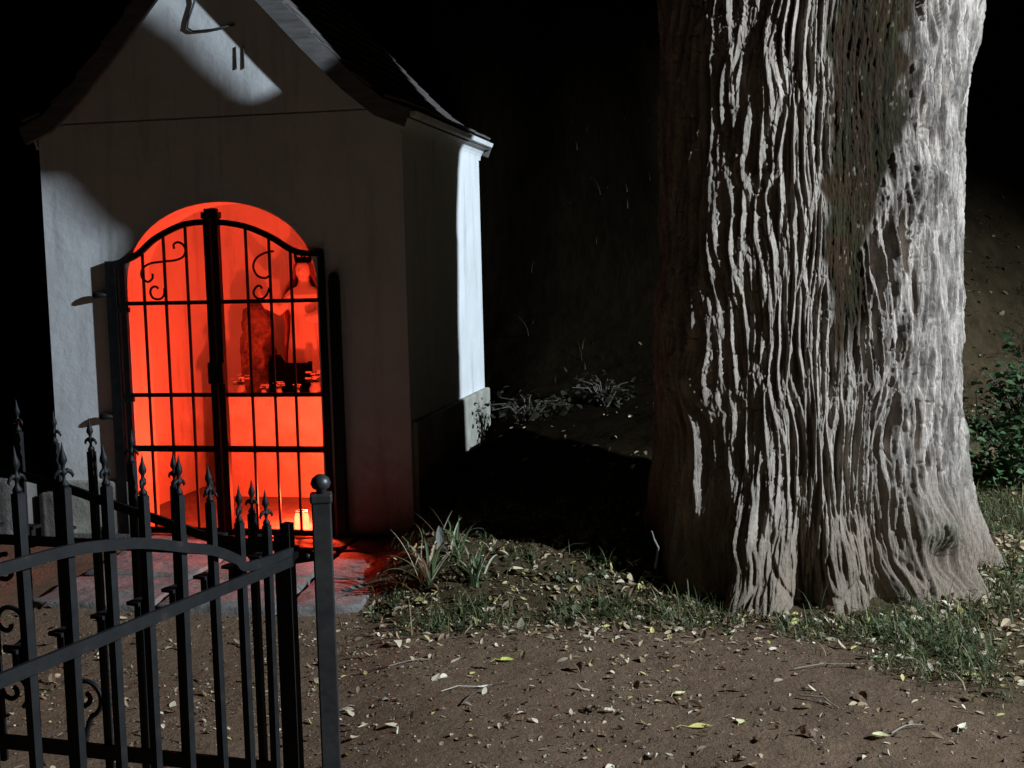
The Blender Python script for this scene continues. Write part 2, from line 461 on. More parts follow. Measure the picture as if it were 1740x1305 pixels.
# roof: slab following the bell-cast profile, barge boards, tile courses
PR = [(0.0, 3.40), (0.30, 3.075), (0.58, 2.77), (0.80, 2.545), (0.97, 2.405), (1.12, 2.345)]
for sgn in (1, -1):
    w = MB()
    ring = [(RC + sgn * h, z) for h, z in PR] + [(RC + sgn * h, z - 0.06) for h, z in reversed(PR)]
    m = len(ring)
    vs = [(u, -0.07, z) for u, z in ring] + [(u, WB + 0.10, z) for u, z in ring]
    fs = [(i, (i + 1) % m, m + (i + 1) % m, m + i) for i in range(m)]
    k = len(PR)
    for i in range(k - 1):
        fs += [(i, i + 1, m - 2 - i, m - 1 - i), (m + i, m + m - 1 - i, m + m - 2 - i, m + i + 1)]
    w.add(vs, fs)
    roof = w.build('roof', M['rooftile'], chapel)
    for wy in (-0.088, WB + 0.105):
        b = MB()
        pts = [(RC + sgn * h, wy, z - 0.06) for h, z in PR]
        b.ribbon(pts, 0.024, 0.10, (0, 1, 0)); b.build('barge_board', M['oldwood'], roof)
    # tiles
    t = MB()
    seg = [(math.hypot(PR[i + 1][0] - PR[i][0], PR[i + 1][1] - PR[i][1])) for i in range(len(PR) - 1)]
    total = sum(seg); nc = 14
    def at(s):
        s = max(0, min(total, s))
        for i, L in enumerate(seg):
            if s <= L + 1e-9:
                f = s / L; return (PR[i][0] + f * (PR[i + 1][0] - PR[i][0]), PR[i][1] + f * (PR[i + 1][1] - PR[i][1]))
            s -= L
        return PR[-1]
    for c in range(nc):
        s1 = total - c * total / nc + 0.012; s0 = s1 - total / nc - 0.03
        (h0, z0), (h1, z1) = at(s0), at(s1)
        for k in range(13):
            w0 = -0.098 + k * 0.162 + (0.08 if c % 2 else 0) - 0.0; w1 = min(w0 + 0.158, WB + 0.12)
            j = random.uniform(-0.003, 0.004)
            t.bar((RC + sgn * h0, (w0 + w1) / 2, z0 + 0.012), (RC + sgn * h1, (w0 + w1) / 2, z1 + 0.022 + j), w1 - w0, 0.013)
    ti = t.build('roof_tile', M['rooftile'], roof); ti['kind'] = 'stuff'
# cable and hooks on the gable
w = MB()
w.tube([(-0.02, -0.02, 3.06), (-0.035, -0.012, 2.97), (-0.075, -0.01, 2.88), (-0.085, -0.01, 2.835), (-0.05, -0.01, 2.815), (0.06, -0.01, 2.818), (0.19, -0.012, 2.835)], 0.006, 6)
w.build('cable', M['wire'], chapel, True)
for uu in (0.19, 0.235):
    w = MB(); w.tube([(uu, -0.004, 2.72), (uu, -0.006, 2.60)], 0.0035, 5); w.build('hook_rod', M['wire'], chapel)

# ------------------------------------------------------------------ inside the chapel
def cthing(name, u, wd, z, label, cat, group=None, rz=0.0):
    o = empty(name, chapel_pt(u, wd, z), CA + rz); return tag(o, label, cat, group)

alt = cthing('altar', 0.0, 1.37, 0.012, 'plain white altar block with cloth against the chapel back wall', 'altar')
w = MB(); w.box(-0.46, 0.52, -0.25, 0.27, 0, 0.63); w.build('altar_block', M['plaster'], alt, bevel=0.006)
w = MB(); w.box(-0.49, 0.55, -0.28, 0.27, 0.63, 0.665); w.build('altar_top', M['plaster'], alt, bevel=0.006)
w = MB()
for i in range(40):
    x0 = -0.47 + i * 0.025; x1 = x0 + 0.025
    f0 = 0.006 * math.sin(i * 1.3); f1 = 0.006 * math.sin((i + 1) * 1.3)
    w.add([(x0, -0.288 + f0, 0.615 + 0.006 * math.sin(i * 0.9)), (x1, -0.288 + f1, 0.615 + 0.006 * math.sin((i + 1) * 0.9)), (x1, -0.286, 0.669), (x0, -0.286, 0.669)], [(0, 1, 2, 3)])
    w.add([(x0, -0.286, 0.669), (x1, -0.286, 0.669), (x1, 0.25, 0.669), (x0, 0.25, 0.669)], [(0, 1, 2, 3)])
w.build('altar_cloth', M['cloth'], alt)
AT = 0.682
# statue
st = cthing('robed_statue', -0.015, 1.42, AT, 'robed saint statue with one arm raised, standing on the altar', 'statue')
w = MB()
w.lathe([(0.125, 0), (0.125, 0.05), (0.11, 0.06)], 12)
w.build('pedestal', M['rock'], st)
b = MB(); nn = 56; prof = [(0.13, 0.05), (0.135, 0.12), (0.12, 0.28), (0.105, 0.42), (0.10, 0.52), (0.125, 0.60), (0.135, 0.655), (0.10, 0.69), (0.05, 0.71), (0.038, 0.74), (0.04, 0.76)]
base = len(b.v)
for r, z in prof:
    for k in range(nn):
        a = 2 * math.pi * k / nn
        fold = 1 + (0.10 * math.sin(9 * a + 1.2 * z * 6) + 0.05 * math.sin(17 * a)) * max(0, 1 - z / 0.66)
        b.v.append((r * fold * math.cos(a), 0.78 * r * fold * math.sin(a), z))
for i in range(len(prof) - 1):
    for k in range(nn):
        b.f.append((base + i * nn + k, base + i * nn + (k + 1) % nn, base + (i + 1) * nn + (k + 1) % nn, base + (i + 1) * nn + k))
b.f.append(tuple(base + k for k in reversed(range(nn)))); b.f.append(tuple(base + (len(prof) - 1) * nn + k for k in range(nn)))
b.ball((0.0, -0.01, 0.815), 0.058, 18, 12, (0.86, 1.0, 1.18))            # head
b.ball((0.0, -0.068, 0.808), 0.010, 8, 6, (0.8, 1.2, 1.7))               # nose
b.ball((0.0, -0.055, 0.772), 0.018, 8, 6, (1.0, 0.9, 0.8))               # chin
b.tube([(-0.10, 0, 0.63), (-0.17, -0.05, 0.56), (-0.22, -0.11, 0.60), (-0.25, -0.13, 0.64)], [0.042, 0.045, 0.040, 0.022], 12)
b.tube([(0.10, 0, 0.63), (0.15, -0.06, 0.53), (0.09, -0.13, 0.50), (0.05, -0.14, 0.51)], [0.042, 0.045, 0.036, 0.02], 12)
for k in range(4):
    b.tube([(-0.25, -0.13 + 0.008 * (k - 1.5), 0.64), (-0.262, -0.135 + 0.011 * (k - 1.5), 0.672), (-0.265, -0.14 + 0.012 * (k - 1.5), 0.695 - 0.004 * abs(k - 1.5))], [0.006, 0.0055, 0.004], 6)
b.tube([(-0.245, -0.14, 0.64), (-0.235, -0.155, 0.665)], [0.006, 0.004], 6)
body = b.build('figure', M['statue'], st, True)
rm = body.modifiers.new('remesh', 'REMESH'); rm.mode = 'VOXEL'; rm.voxel_size = 0.006; rm.use_smooth_shade = True
b = MB(); nn = 40                                                        # veil / mantle behind
vs = []; zz = [0.08, 0.25, 0.45, 0.62, 0.70, 0.78, 0.86, 0.895]; rr = [0.165, 0.155, 0.135, 0.155, 0.125, 0.075, 0.06, 0.012]
for r, z in zip(rr, zz):
    for k in range(nn):
        a = R(-20) + R(220) * k / (nn - 1)
        f = 1 + 0.06 * math.sin(k * 1.1 + z * 5)
        vs.append((r * f * math.cos(a), 0.85 * r * f * math.sin(a), z))
b.add(vs, [(i * nn + k, i * nn + k + 1, (i + 1) * nn + k + 1, (i + 1) * nn + k) for i in range(len(zz) - 1) for k in range(nn - 1)])
man = b.build('mantle', M['mantle'], st, True); sd_ = man.modifiers.new('solid', 'SOLIDIFY'); sd_.thickness = 0.012
b = MB(); b.lathe([(0.052, 0.868), (0.058, 0.885), (0.060, 0.905), (0.05, 0.905), (0.047, 0.886)], 16)
for k in range(6):
    a = k * math.pi / 3; b.tube([(0.057 * math.cos(a), 0.057 * math.sin(a), 0.90), (0.062 * math.cos(a), 0.062 * math.sin(a), 0.935)], [0.008, 0.003], 6)
b.build('crown', M['dark'], st)
# rock column
rk = cthing('rock_column', -0.37, 1.45, AT, 'rough dark rock column standing left of the statue on the altar', 'rock')
b = MB(); nn = 40; rows = 34; vs = []
for i in range(rows):
    z = 0.60 * i / (rows - 1)
    for k in range(nn):
        a = 2 * math.pi * k / nn
        r = (0.135 - 0.045 * z / 0.6) * (1 + 0.35 * float(fbm(np.array([a * 2.2]), np.array([z * 9]), 3, 4)[0]))
        r *= 1 if i < rows - 2 else 0.5
        vs.append((r * math.cos(a), 0.8 * r * math.sin(a), z))
b.add(vs, [(i * nn + k, i * nn + (k + 1) % nn, (i + 1) * nn + (k + 1) % nn, (i + 1) * nn + k) for i in range(rows - 1) for k in range(nn)])
b.v.append((0, 0, 0.61)); tp = len(b.v) - 1
b.f += [((rows - 1) * nn + k, (rows - 1) * nn + (k + 1) % nn, tp) for k in range(nn)]
b.build('rock_body', M['rock'], rk, True)
# dark box / picture stand
bx = cthing('picture_stand', -0.065, 1.225, AT, 'black framed picture stand propped at the foot of the statue', 'picture', rz=R(-8))
b = MB(); b.box(-0.15, 0.15, 0, 0.02, 0.0, 0.21); b.add([(-0.15, 0, 0.21), (-0.04, 0, 0.21), (-0.08, 0, 0.265), (-0.15, 0, 0.255), (-0.15, 0.02, 0.21), (-0.04, 0.02, 0.21), (-0.08, 0.02, 0.265), (-0.15, 0.02, 0.255)], [(0, 1, 2, 3), (7, 6, 5, 4), (1, 5, 6, 2), (2, 6, 7, 3), (3, 7, 4, 0)])
fr = b.build('back_board', M['dark'], bx)
b = MB()
for a in ((-0.157, -0.139, -0.008, 0.024, 0, 0.22), (0.139, 0.157, -0.008, 0.024, 0, 0.22), (-0.139, 0.139, -0.008, 0.024, -0.0, 0.016)): b.box(*a)
b.build('frame', M['dark'], bx)
b = MB(); b.bar((0, 0.02, 0.15), (0, 0.10, 0.003), 0.03, 0.006); b.build('prop_leg', M['dark'], bx)
# bouquets in vases
def bouquet(u, wd, sc, label, seed):
    rnd = random.Random(seed)
    o = cthing('flower_vase', u, wd, AT, label, 'flower vase', 'flower vases on the altar')
    b = MB(); b.lathe([(0.022 * sc, 0), (0.03 * sc, 0.015 * sc), (0.034 * sc, 0.035 * sc), (0.022 * sc, 0.06 * sc), (0.026 * sc, 0.07 * sc)], 14)
    b.build('vase', M['glass'], o, True)
    fl = MB(); lf = MB()
    for k in range(13):
        a = rnd.uniform(0, 6.28); r = rnd.uniform(0, 0.05) * sc; z = (0.09 + rnd.uniform(0, 0.045)) * sc
        c = (r * math.cos(a), r * math.sin(a), z)
        lf.tube([(0, 0, 0.06 * sc), c], 0.002 * sc, 4)
        for q in range(5):
            b2 = q * 1.257 + a
            fl.ball((c[0] + 0.009 * sc * math.cos(b2), c[1] + 0.009 * sc * math.sin(b2), c[2]), 0.009 * sc, 6, 4, (1, 1, 0.55))
    for k in range(10):
        a = rnd.uniform(0, 6.28); d = Vector((math.cos(a), math.sin(a), rnd.uniform(0.2, 0.9))).normalized()
        p = Vector((0, 0, 0.065 * sc)); q = p + d * 0.06 * sc; s = d.cross(Vector((0, 0, 1))).normalized() * 0.011 * sc
        lf.add([p, (p + q) / 2 - s, q, (p + q) / 2 + s + Vector((0, 0, 0.004))], [(0, 1, 2, 3)])
    fl.build('blossom', M['flower'], o); lf.build('foliage', M['leafgreen'], o)
bouquet(-0.385, 1.16, 1.05, 'tallest flower vase at the left end of the altar', 1)
bouquet(-0.215, 1.135, 0.62, 'small flower vase just left of the picture stand', 2)
bouquet(-0.105, 1.125, 0.72, 'small flower vase in front of the picture stand, left', 3)
bouquet(0.02, 1.13, 0.60, 'small flower vase in front of the picture stand, right', 4)
bouquet(0.135, 1.16, 1.25, 'flower vase at the right beside the statue robe', 5)

# candle lantern on the sill: the lamp that lights the inside red
cd = cthing('grave_candle', 0.395, 0.16, 0.012, 'lit red grave candle on the chapel sill behind the gate', 'candle')
def emis(name, col, s):
    m, nt, b = new_mat(name)
    b.inputs['Base Color'].default_value = (*col, 1); b.inputs['Emission Color'].default_value = (*col, 1)
    b.inputs['Emission Strength'].default_value = s
    n_ = noise(nt, 30); mt = nt.nodes.new('ShaderNodeMath'); mt.operation = 'MULTIPLY_ADD'
    mt.inputs[1].default_value = s * 0.6; mt.inputs[2].default_value = s * 0.7
    nt.links.new(n_, mt.inputs[0]); nt.links.new(mt.outputs[0], b.inputs['Emission Strength'])
    return m
RED = (1.0, 0.057, 0.020)
M['glow'] = emis('lit_red_candle_glass', RED, 14.0)
b = MB(); b.lathe([(0.036, 0), (0.041, 0.01), (0.041, 0.075), (0.036, 0.095), (0.033, 0.105)], 20); b.build('glass_cup', M['glow'], cd, True)
b = MB(); b.lathe([(0.036, 0.105), (0.036, 0.112), (0.028, 0.112), (0.028, 0.105)], 18); b.build('metal_rim', M['greyiron'], cd)
fl = bpy.data.lights.new('candle_flame_light', 'POINT'); fl.energy = 92.0; fl.color = RED; fl.shadow_soft_size = 0.03
fo = bpy.data.objects.new('candle_flame_light', fl); COL.objects.link(fo); fo.parent = cd; fo.location = (-0.02, 0.10, 0.17)

# ================================================================== iron gate of the chapel
cg = empty('chapel_gate', CH, CA)
tag(cg, 'black wrought-iron double gate with ogee top in front of the red doorway', 'gate')
GW = -0.022
def gm(u, z):      # gate drawing units to wall units
    return (1.019 * u - 0.057, 1.019 * z - 0.0285)
def gbar(p, q, wd, name='bar', th=None):
    p = gm(*p); q = gm(*q)
    b = MB(); b.bar((p[0], GW, p[1]), (q[0], GW, q[1]), wd, th or wd, (0, 1, 0)); return b.build(name, M['iron'], cg)
def grail(pts, wd, name='rail'):
    b = MB(); b.ribbon([(u, GW, z) for u, z in [gm(*p) for p in pts]], 0.02, wd, (0, 1, 0)); return b.build(name, M['iron'], cg)
def smooth_path(pts, n=6):
    out = []
    P = [Vector(p) for p in pts]
    for i in range(len(P) - 1):
        p0 = P[max(i - 1, 0)]; p1 = P[i]; p2 = P[i + 1]; p3 = P[min(i + 2, len(P) - 1)]
        for k in range(n):
            t = k / n
            out.append(0.5 * ((2 * p1) + (p2 - p0) * t + (2 * p0 - 5 * p1 + 4 * p2 - p3) * t * t + (3 * p1 - p0 - 3 * p2 + p3) * t ** 3))
    out.append(P[-1]); return out
OG_L = [(-0.545, 1.555), (-0.46, 1.575), (-0.372, 1.615), (-0.273, 1.690), (-0.137, 1.752), (-0.04, 1.771), (0.045, 1.772)]
OG_R = [(0.085, 1.770), (0.16, 1.763), (0.274, 1.738), (0.406, 1.680), (0.51, 1.615), (0.59, 1.590), (0.695, 1.588)]
def ogz(u):
    P = OG_L + OG_R
    return float(np.interp(u, [p[0] for p in P], [p[1] for p in P]))
for P in (OG_L, OG_R):
    b = MB(); b.ribbon([(p.x, GW, p.z) for p in smooth_path([(gm(x, z)[0], 0, gm(x, z)[1]) for x, z in P])], 0.025, 0.032, (0, 1, 0)); b.build('top_rail', M['iron'], cg)
gbar((0.046, 0.03), (0.040, 1.80), 0.038, 'meeting_stile')
gbar((0.092, 0.03), (0.086, 1.80), 0.038, 'meeting_stile')
b = MB(); b.box(-0.042, 0.058, GW - 0.03, GW + 0.028, 1.796, 1.832); b.box(-0.027, 0.043, GW - 0.022, GW + 0.022, 1.832, 1.852); b.build('stile_cap', M['iron'], cg, bevel=0.005)
gbar((-0.478, 0.03), (-0.478, 1.565), 0.034, 'hanging_stile', 0.022)
gbar((0.682, 0.03), (0.682, 1.59), 0.034, 'hanging_stile', 0.022)
gbar((-0.548, -0.03), (-0.548, 1.575), 0.060, 'gate_post', 0.024)
b = MB(); b.bar((0.712, -0.035, -0.03), (0.712, -0.035, 1.44), 0.05, 0.05, (0, 1, 0)); b.build('gate_post', M['iron'], cg)
b = MB(); b.ball((0.712, -0.035, 1.455), 0.03, 12, 8); b.build('post_ball', M['iron'], cg, True)
for a0, a1 in ((-0.478, 0.046), (0.092, 0.682)):
    for z, wd in ((1.338, 0.022), (0.828, 0.022), (0.527, 0.034), (0.065, 0.034)):
        grail([(a0, z), ((a0 + a1) / 2, z), (a1, z)], wd)
for u in (-0.353, -0.224, -0.092, 0.258, 0.390, 0.510):
    gbar((u, 0.065), (u, ogz(u)), 0.013)
S1 = [(-0.155,1.633),(-0.158,1.655),(-0.136,1.668),(-0.107,1.658),(-0.090,1.626),(-0.105,1.589),(-0.153,1.571),(-0.224,1.565),(-0.295,1.558),(-0.337,1.540),(-0.357,1.514),(-0.356,1.481),(-0.324,1.456),(-0.294,1.474),(-0.292,1.501)]
S2 = [(-0.262,1.418),(-0.278,1.430),(-0.303,1.420),(-0.310,1.393),(-0.294,1.366),(-0.258,1.360),(-0.231,1.380),(-0.226,1.42)]
S3 = [(0.420,1.605),(0.371,1.597),(0.320,1.570),(0.300,1.523),(0.322,1.476),(0.365,1.462),(0.39,1.475)]
S4 = [(0.345,1.405),(0.335,1.421),(0.313,1.416),(0.295,1.387),(0.307,1.360),(0.335,1.350),(0.369,1.370),(0.388,1.41)]
for S in (S1, S2, S3, S4):
    b = MB(); b.tube([(p.x, GW - 0.012, p.z) for p in smooth_path([(gm(x, z)[0], 0, gm(x, z)[1]) for x, z in S], 5)], 0.0065, 6); b.build('scroll', M['iron'], cg, True)
for z in (1.385, 0.69):                                           # hinge pins, wall stays
    b = MB(); b.tube([(-0.645, GW, z), (-0.695, GW - 0.01, z + 0.004), (-0.722, GW - 0.01, z + 0.002)], [0.012, 0.018, 0.02], 10); b.build('hinge_pin', M['iron'], cg, True)
for z in (1.30, 0.79):
    b = MB(); b.bar((-0.60, GW - 0.002, z), (-0.515, GW + 0.004, z), 0.02, 0.028); b.build('wall_stay', M['iron'], cg)
b = MB(); b.box(-0.035, 0.055, GW - 0.045, GW - 0.019, 0.88, 1.0); b.build('lock_case', M['iron'], cg, bevel=0.004)

# ================================================================== foreground garden gate: two leaves and a post
def finial_mesh():
    b = MB()
    b.lathe([(0.0155, 0), (0.0155, 0.008), (0.006, 0.022), (0.006, 0.034), (0.013, 0.042), (0.013, 0.048), (0.007, 0.055),
             (0.0065, 0.066), (0.015, 0.082), (0.013, 0.094), (0.0065, 0.112), (0.0035, 0.128), (0.0008, 0.142)], 8)
    for s in (-1, 1):
        b.tube([(0, 0, 0.046), (s * 0.014, 0, 0.050), (s * 0.024, 0, 0.044), (s * 0.031, 0, 0.032), (s * 0.027, 0, 0.026)], [0.008, 0.008, 0.007, 0.005, 0.002], 6)
    b.v = [(x * 0.62, y * 0.62, z * 0.64) for x, y, z in b.v]
    return b.mesh('finial', M['iron'], True)
FIN = finial_mesh()
PK = {}
def picket_mesh(h):
    h = round(h, 2)
    if h not in PK:
        b = MB(); b.box(-0.0092, 0.0092, -0.0092, 0.0092, 0, h - 0.008)
        b.add([(-0.0092, -0.0092, h - 0.008), (0.0092, -0.0092, h - 0.008), (0.0092, 0.0092, h - 0.008), (-0.0092, 0.0092, h - 0.008), (0, 0, h)],
              [(0, 1, 4), (1, 2, 4), (2, 3, 4), (3, 0, 4)])
        PK[h] = b.mesh('picket', M['iron'])
    return PK[h], h
clamp = MB(); clamp.box(-0.016, 0.016, -0.028, -0.0100, -0.028, 0.026); clamp.box(-0.022, 0.022, -0.045, -0.0100, 0.026, 0.034)
CLAMP = clamp.mesh('clamp', M['iron'])

def leaf(name, o, d, bars, arch, length, label, mid, scrolls, stile_s, stile_top):
    """a gate leaf; local x runs along the leaf away from the hinge"""
    root = empty(name, (o[0], o[1], 0), math.atan2(d[1], d[0]))
    tag(root, label, 'gate', 'two leaves of the garden gate')
    for s, tip in bars:
        me, h = picket_mesh(tip - 0.091 - 0.09)
        p = put('picket', me, root, (s, 0, 0.09), (random.uniform(-1, 1) * 0.006, random.uniform(-1, 1) * 0.007, random.uniform(-1, 1) * 0.05))
        put('finial', FIN, p, (0, 0, h - 0.004), (random.uniform(-1, 1) * 0.05, random.uniform(-1, 1) * 0.05, random.uniform(-1, 1) * 0.5))
        put('clamp', CLAMP, p, (0, 0, mid - 0.09))
    b = MB(); b.ribbon([(p.x, 0.017, p.z) for p in smooth_path([(s, 0, z) for s, z in arch], 6)], 0.010, 0.024, (0, 1, 0)); b.build('top_rail', M['iron'], root)
    b = MB(); b.bar((0, 0.017, mid), (length, 0.017, mid), 0.010, 0.028); b.build('mid_rail', M['iron'], root)
    b = MB(); b.bar((0, 0.017, 0.155), (length, 0.017, 0.155), 0.012, 0.042); b.build('bottom_rail', M['iron'], root)
    b = MB(); b.bar((stile_s, 0, 0.06), (stile_s, 0, stile_top), 0.026, 0.026, (0, 1, 0)); b.build('hinge_stile', M['iron'], root)
    b = MB(); b.bar((length, 0, 0.06), (length, 0, 1.0), 0.03, 0.03, (0, 1, 0)); b.build('lock_stile', M['iron'], root)
    for S in scrolls:
        b = MB(); b.tube([(p.x, -0.012, p.z) for p in smooth_path([(x, 0, z) for x, z in S], 5)], 0.0075, 7); b.build('scroll', M['iron'], root, True)
    return root

def spiral(cx, cz, r0, r1, a0, turns, n=26):
    return [(cx + (r0 + (r1 - r0) * i / n) * math.cos(a0 + turns * 2 * math.pi * i / n), cz + (r0 + (r1 - r0) * i / n) * math.sin(a0 + turns * 2 * math.pi * i / n)) for i in range(n + 1)]
dA = (-0.9568, 0.2907); dQ = (-0.3952, -0.9186)
A_bars = [(0.045, 0.947), (0.168, 0.972), (0.286, 1.025), (0.414, 1.084), (0.534, 1.115), (0.656, 1.130), (0.776, 1.16), (0.896, 1.17), (1.016, 1.18)]
A_arch = [(-0.04, 0.772), (0.118, 0.782), (0.184, 0.792), (0.279, 0.819), (0.39, 0.848), (0.492, 0.876), (0.631, 0.914), (0.80, 0.945), (1.1, 0.955)]
ring1 = spiral(0.616, 0.300, 0.012, 0.062, 2.2, 1.35) + [(0.612, 0.205), (0.62, 0.165)]
ring2 = spiral(0.86, 0.66, 0.010, 0.045, 0.5, 1.2) ; ring3 = spiral(0.862, 0.50, 0.010, 0.075, 3.4, 1.25); ring4 = spiral(0.862, 0.30, 0.010, 0.06, 2.2, 1.3)
leaf('closed_gate_leaf', (-0.66, 3.25), dA, A_bars, A_arch, 1.12, 'farther black iron spearhead gate leaf, standing closed across the path', 0.755, [ring1, ring2, ring3, ring4], -0.034, 0.80)
Q_bars = [(0.100, 0.948), (0.207, 0.985), (0.317, 1.050), (0.443, 1.091), (0.558, 1.112), (0.669, 1.155), (0.792, 1.172), (0.906, 1.182), (1.02, 1.188)]
Q_arch = [(-0.02, 0.765), (0.2, 0.772), (0.254, 0.803), (0.337, 0.842), (0.45, 0.876), (0.569, 0.911), (0.672, 0.931), (0.81, 0.948), (0.97, 0.952), (1.1, 0.955)]
leaf('open_gate_leaf', (-0.60, 3.20), dQ, Q_bars, Q_arch, 1.12, 'nearer black iron spearhead gate leaf, swung open towards the viewer', 0.742, [], 0.0, 0.84)
gp = empty('gate_post', (-0.508, 3.2, 0), R(8)); tag(gp, 'square grey iron gate post topped with a small ball', 'post')
b = MB(); b.box(-0.0255, 0.0255, -0.0255, 0.0255, -0.1, 0.915); b.build('shaft', M['greyiron'], gp, bevel=0.004)
b = MB(); b.box(-0.029, 0.029, -0.029, 0.029, 0.893, 0.917); b.build('cap', M['greyiron'], gp, bevel=0.005)
b = MB(); b.lathe([(0.012, 0.917), (0.012, 0.925), (0.022, 0.931), (0.027, 0.943), (0.022, 0.957), (0.010, 0.966), (0.001, 0.968)], 16); b.build('ball_finial', M['greyiron'], gp, True)
for z in (0.755, 0.155):
    b = MB(); b.bar((-0.026, 0, z), (-0.10, 0.0, z - 0.008), 0.02, 0.032); b.build('hinge_strap', M['iron'], gp)
    b = MB(); b.ball((-0.04, -0.014, z), 0.009, 8, 6); b.build('hinge_bolt', M['greyiron'], gp, True)

# ================================================================== tree
tree = empty('tree', TREE); tag(tree, 'huge old tree trunk with deeply furrowed grey bark and a dark moss streak', 'tree')
def trunk():
    th_c = math.atan2(-TREE.y, -TREE.x)                 # toward the camera
    nc = 1000
    t = np.linspace(-1, 1, nc, endpoint=False)
    th = th_c + math.pi * (0.55 * t + 0.45 * t ** 3)
    zr = np.concatenate([np.arange(-0.15, 2.95, 0.0058), np.arange(2.95, 6.2, 0.05)])
    TH, Z = np.meshgrid(th, zr)
    deg = np.mod(np.degrees(TH), 360)
    def lobe(c, w_): 
        d = np.abs((deg - c + 180) % 360 - 180); return np.exp(-(d / w_) ** 2)
    zz = np.clip(Z, 0, 9)
    # ellipse; above 3 m the main stem narrows and leans back, leaving room for the front limb
    upn = sstep(2.72, 3.30, zz)
    a = 0.610 - 0.13 * upn; bb = 0.432 - 0.05 * upn
    r = (np.abs(np.cos(TH) / a) ** 3.2 + np.abs(np.sin(TH) / bb) ** 3.2) ** (-1 / 3.2)
    r = r * (1 + 0.035 * np.sin(3 * TH + 0.6 + zz * 0.5) + 0.02 * np.sin(7 * TH + zz * 0.9))
    fl = np.exp(-zz / 0.40)
    fl2 = np.exp(-(zz / 0.26) ** 1.3)
    r = r + fl2 * (0.10 * lobe(233, 7) + 0.07 * lobe(247, 5) + 0.09 * lobe(268, 6) + 0.07 * lobe(284, 5) + 0.10 * lobe(300, 6) + 0.10 * lobe(323, 7) + 0.12 * lobe(345, 8)) * (0.8 + 0.5 * vnoise(TH * 6, zz * 4, 80))
    r = r + fl * (0.05 + 0.15 * lobe(350, 30) + 0.10 * lobe(312, 14) + 0.09 * lobe(268, 16) + 0.13 * lobe(240, 13) + 0.10 * lobe(205, 16)
                  + 0.12 * lobe(150, 30) + 0.12 * lobe(60, 40)) - 0.05 * fl * (lobe(255, 6) + lobe(290, 7) + lobe(330, 6) + lobe(224, 6))
    r = r + 0.10 * sstep(2.0, 2.9, zz) * lobe(0, 45) 
    r = r + 0.05 * np.exp(-((zz - 1.15) / 0.35) ** 2) * lobe(196, 25)
    def pit(c, w_, z0_, hz_): return lobe(c, w_) * np.exp(-((zz - z0_) / hz_) ** 2)
    r = r - 0.11 * pit(317, 4.5, 0.17, 0.085) - 0.08 * pit(338, 4, 0.07, 0.06) - 0.07 * pit(262, 3, 0.06, 0.10) + 0.05 * pit(312, 8, 0.34, 0.09) + 0.07 * pit(236, 6, 0.30, 0.12) + 0.05 * pit(276, 6, 0.22, 0.10)
    # ---- bark
    s = 0.62 * (TH - th_c)
    w1 = 0.055 * vnoise(s / 0.33, Z / 0.55, 1) + 0.016 * vnoise(s / 0.11, Z / 0.24, 2) + 0.003 * vnoise(s / 0.035, Z / 0.09, 3)
    zw = Z + 0.12 * vnoise(s / 0.2, Z / 0.4, 4)
    f1, f2, cid = voronoi((s + w1) / 0.047, zw / 0.46, 10)
    e = f2 - f1
    big = (1 - sstep(0.44, 0.62, e)) * (0.72 + 0.28 * vnoise(s / 0.08, Z / 0.25, 6))
    big2 = 1 - sstep(0.46, 0.64, e)
    g1, g2, gid = voronoi((s + 0.8 * w1) / 0.027, zw / 0.30, 20)
    eg = g2 - g1
    fine = (1 - sstep(0.20, 0.50, eg)) * (0.7 + 0.3 * vnoise(s / 0.05, Z / 0.12, 7))
    rightness = 0.15 * sstep(268, 280, deg) + 0.85 * sstep(282, 338, deg) * (1 - sstep(60, 61, np.mod(deg - 300, 360) - 60 + 60) * 0)
    rightness = np.where((deg > 268) | (deg < 60), np.where(deg < 60, 1.0, rightness), 0.0)
    plate = np.clip((1 - sstep(0.18, 0.50, Z + 0.16 * vnoise(s / 0.16, Z / 0.2, 9))), 0, 1) * (1 - 0.55 * rightness)
    p1, p2, pid = voronoi((s + 1.4 * w1) / 0.13, zw / 0.55, 30)
    plates = sstep(0.02, 0.12, p2 - p1) * (0.7 + 0.3 * pid)
    mc = 277.5 + 13 * sstep(1.05, 2.6, Z) + 3 * vnoise(Z / 0.22, Z * 0, 14)
    mw = 10.0 + 13.0 * sstep(1.0, 2.4, Z)
    moss = np.clip(1.25 - (np.abs(deg - mc) / mw) ** 2 + 0.55 * fbm(s / 0.05, Z / 0.10, 15, 3), 0, 1)
    moss = sstep(0.2, 0.75, moss) * sstep(0.95, 1.22, Z + 0.12 * vnoise(s / 0.03, Z / 0.3, 16))
    hgt_left = 0.041 * big * (0.9 + 0.2 * vnoise(s / 0.05, Z / 0.14, 23)) + 0.011 * fine
    hgt_right = 0.038 * big2 + 0.022 * fine
    crest = np.clip(1 - e / 0.42, 0, 1) ** 1.4
    k1, k2, kid = voronoi((s + w1 + 0.006 * vnoise(s / 0.02, Z / 0.02, 24)) / 0.034, (Z + 0.03 * vnoise(s / 0.03, Z / 0.05, 25)) / 0.085, 40)
    crack = (1 - sstep(0.02, 0.13, k2 - k1)) * (0.4 + 0.6 * sstep(0.35, 0.6, 0.5 + 0.5 * vnoise(s / 0.07, Z / 0.15, 26)))
    h = hgt_left * (1 - rightness) + hgt_right * rightness
    h = h + (0.016 - 0.006 * rightness) * crest - 0.008 * crack + 0.005 * (kid - 0.5)
    h = h * (1 - 0.86 * moss) + 0.030 * moss + 0.005 * moss * fbm(s / 0.02, Z / 0.035, 17, 3)
    h = h * (1 - 0.8 * plate) + plate * (0.022 * plates + 0.008 * fine)
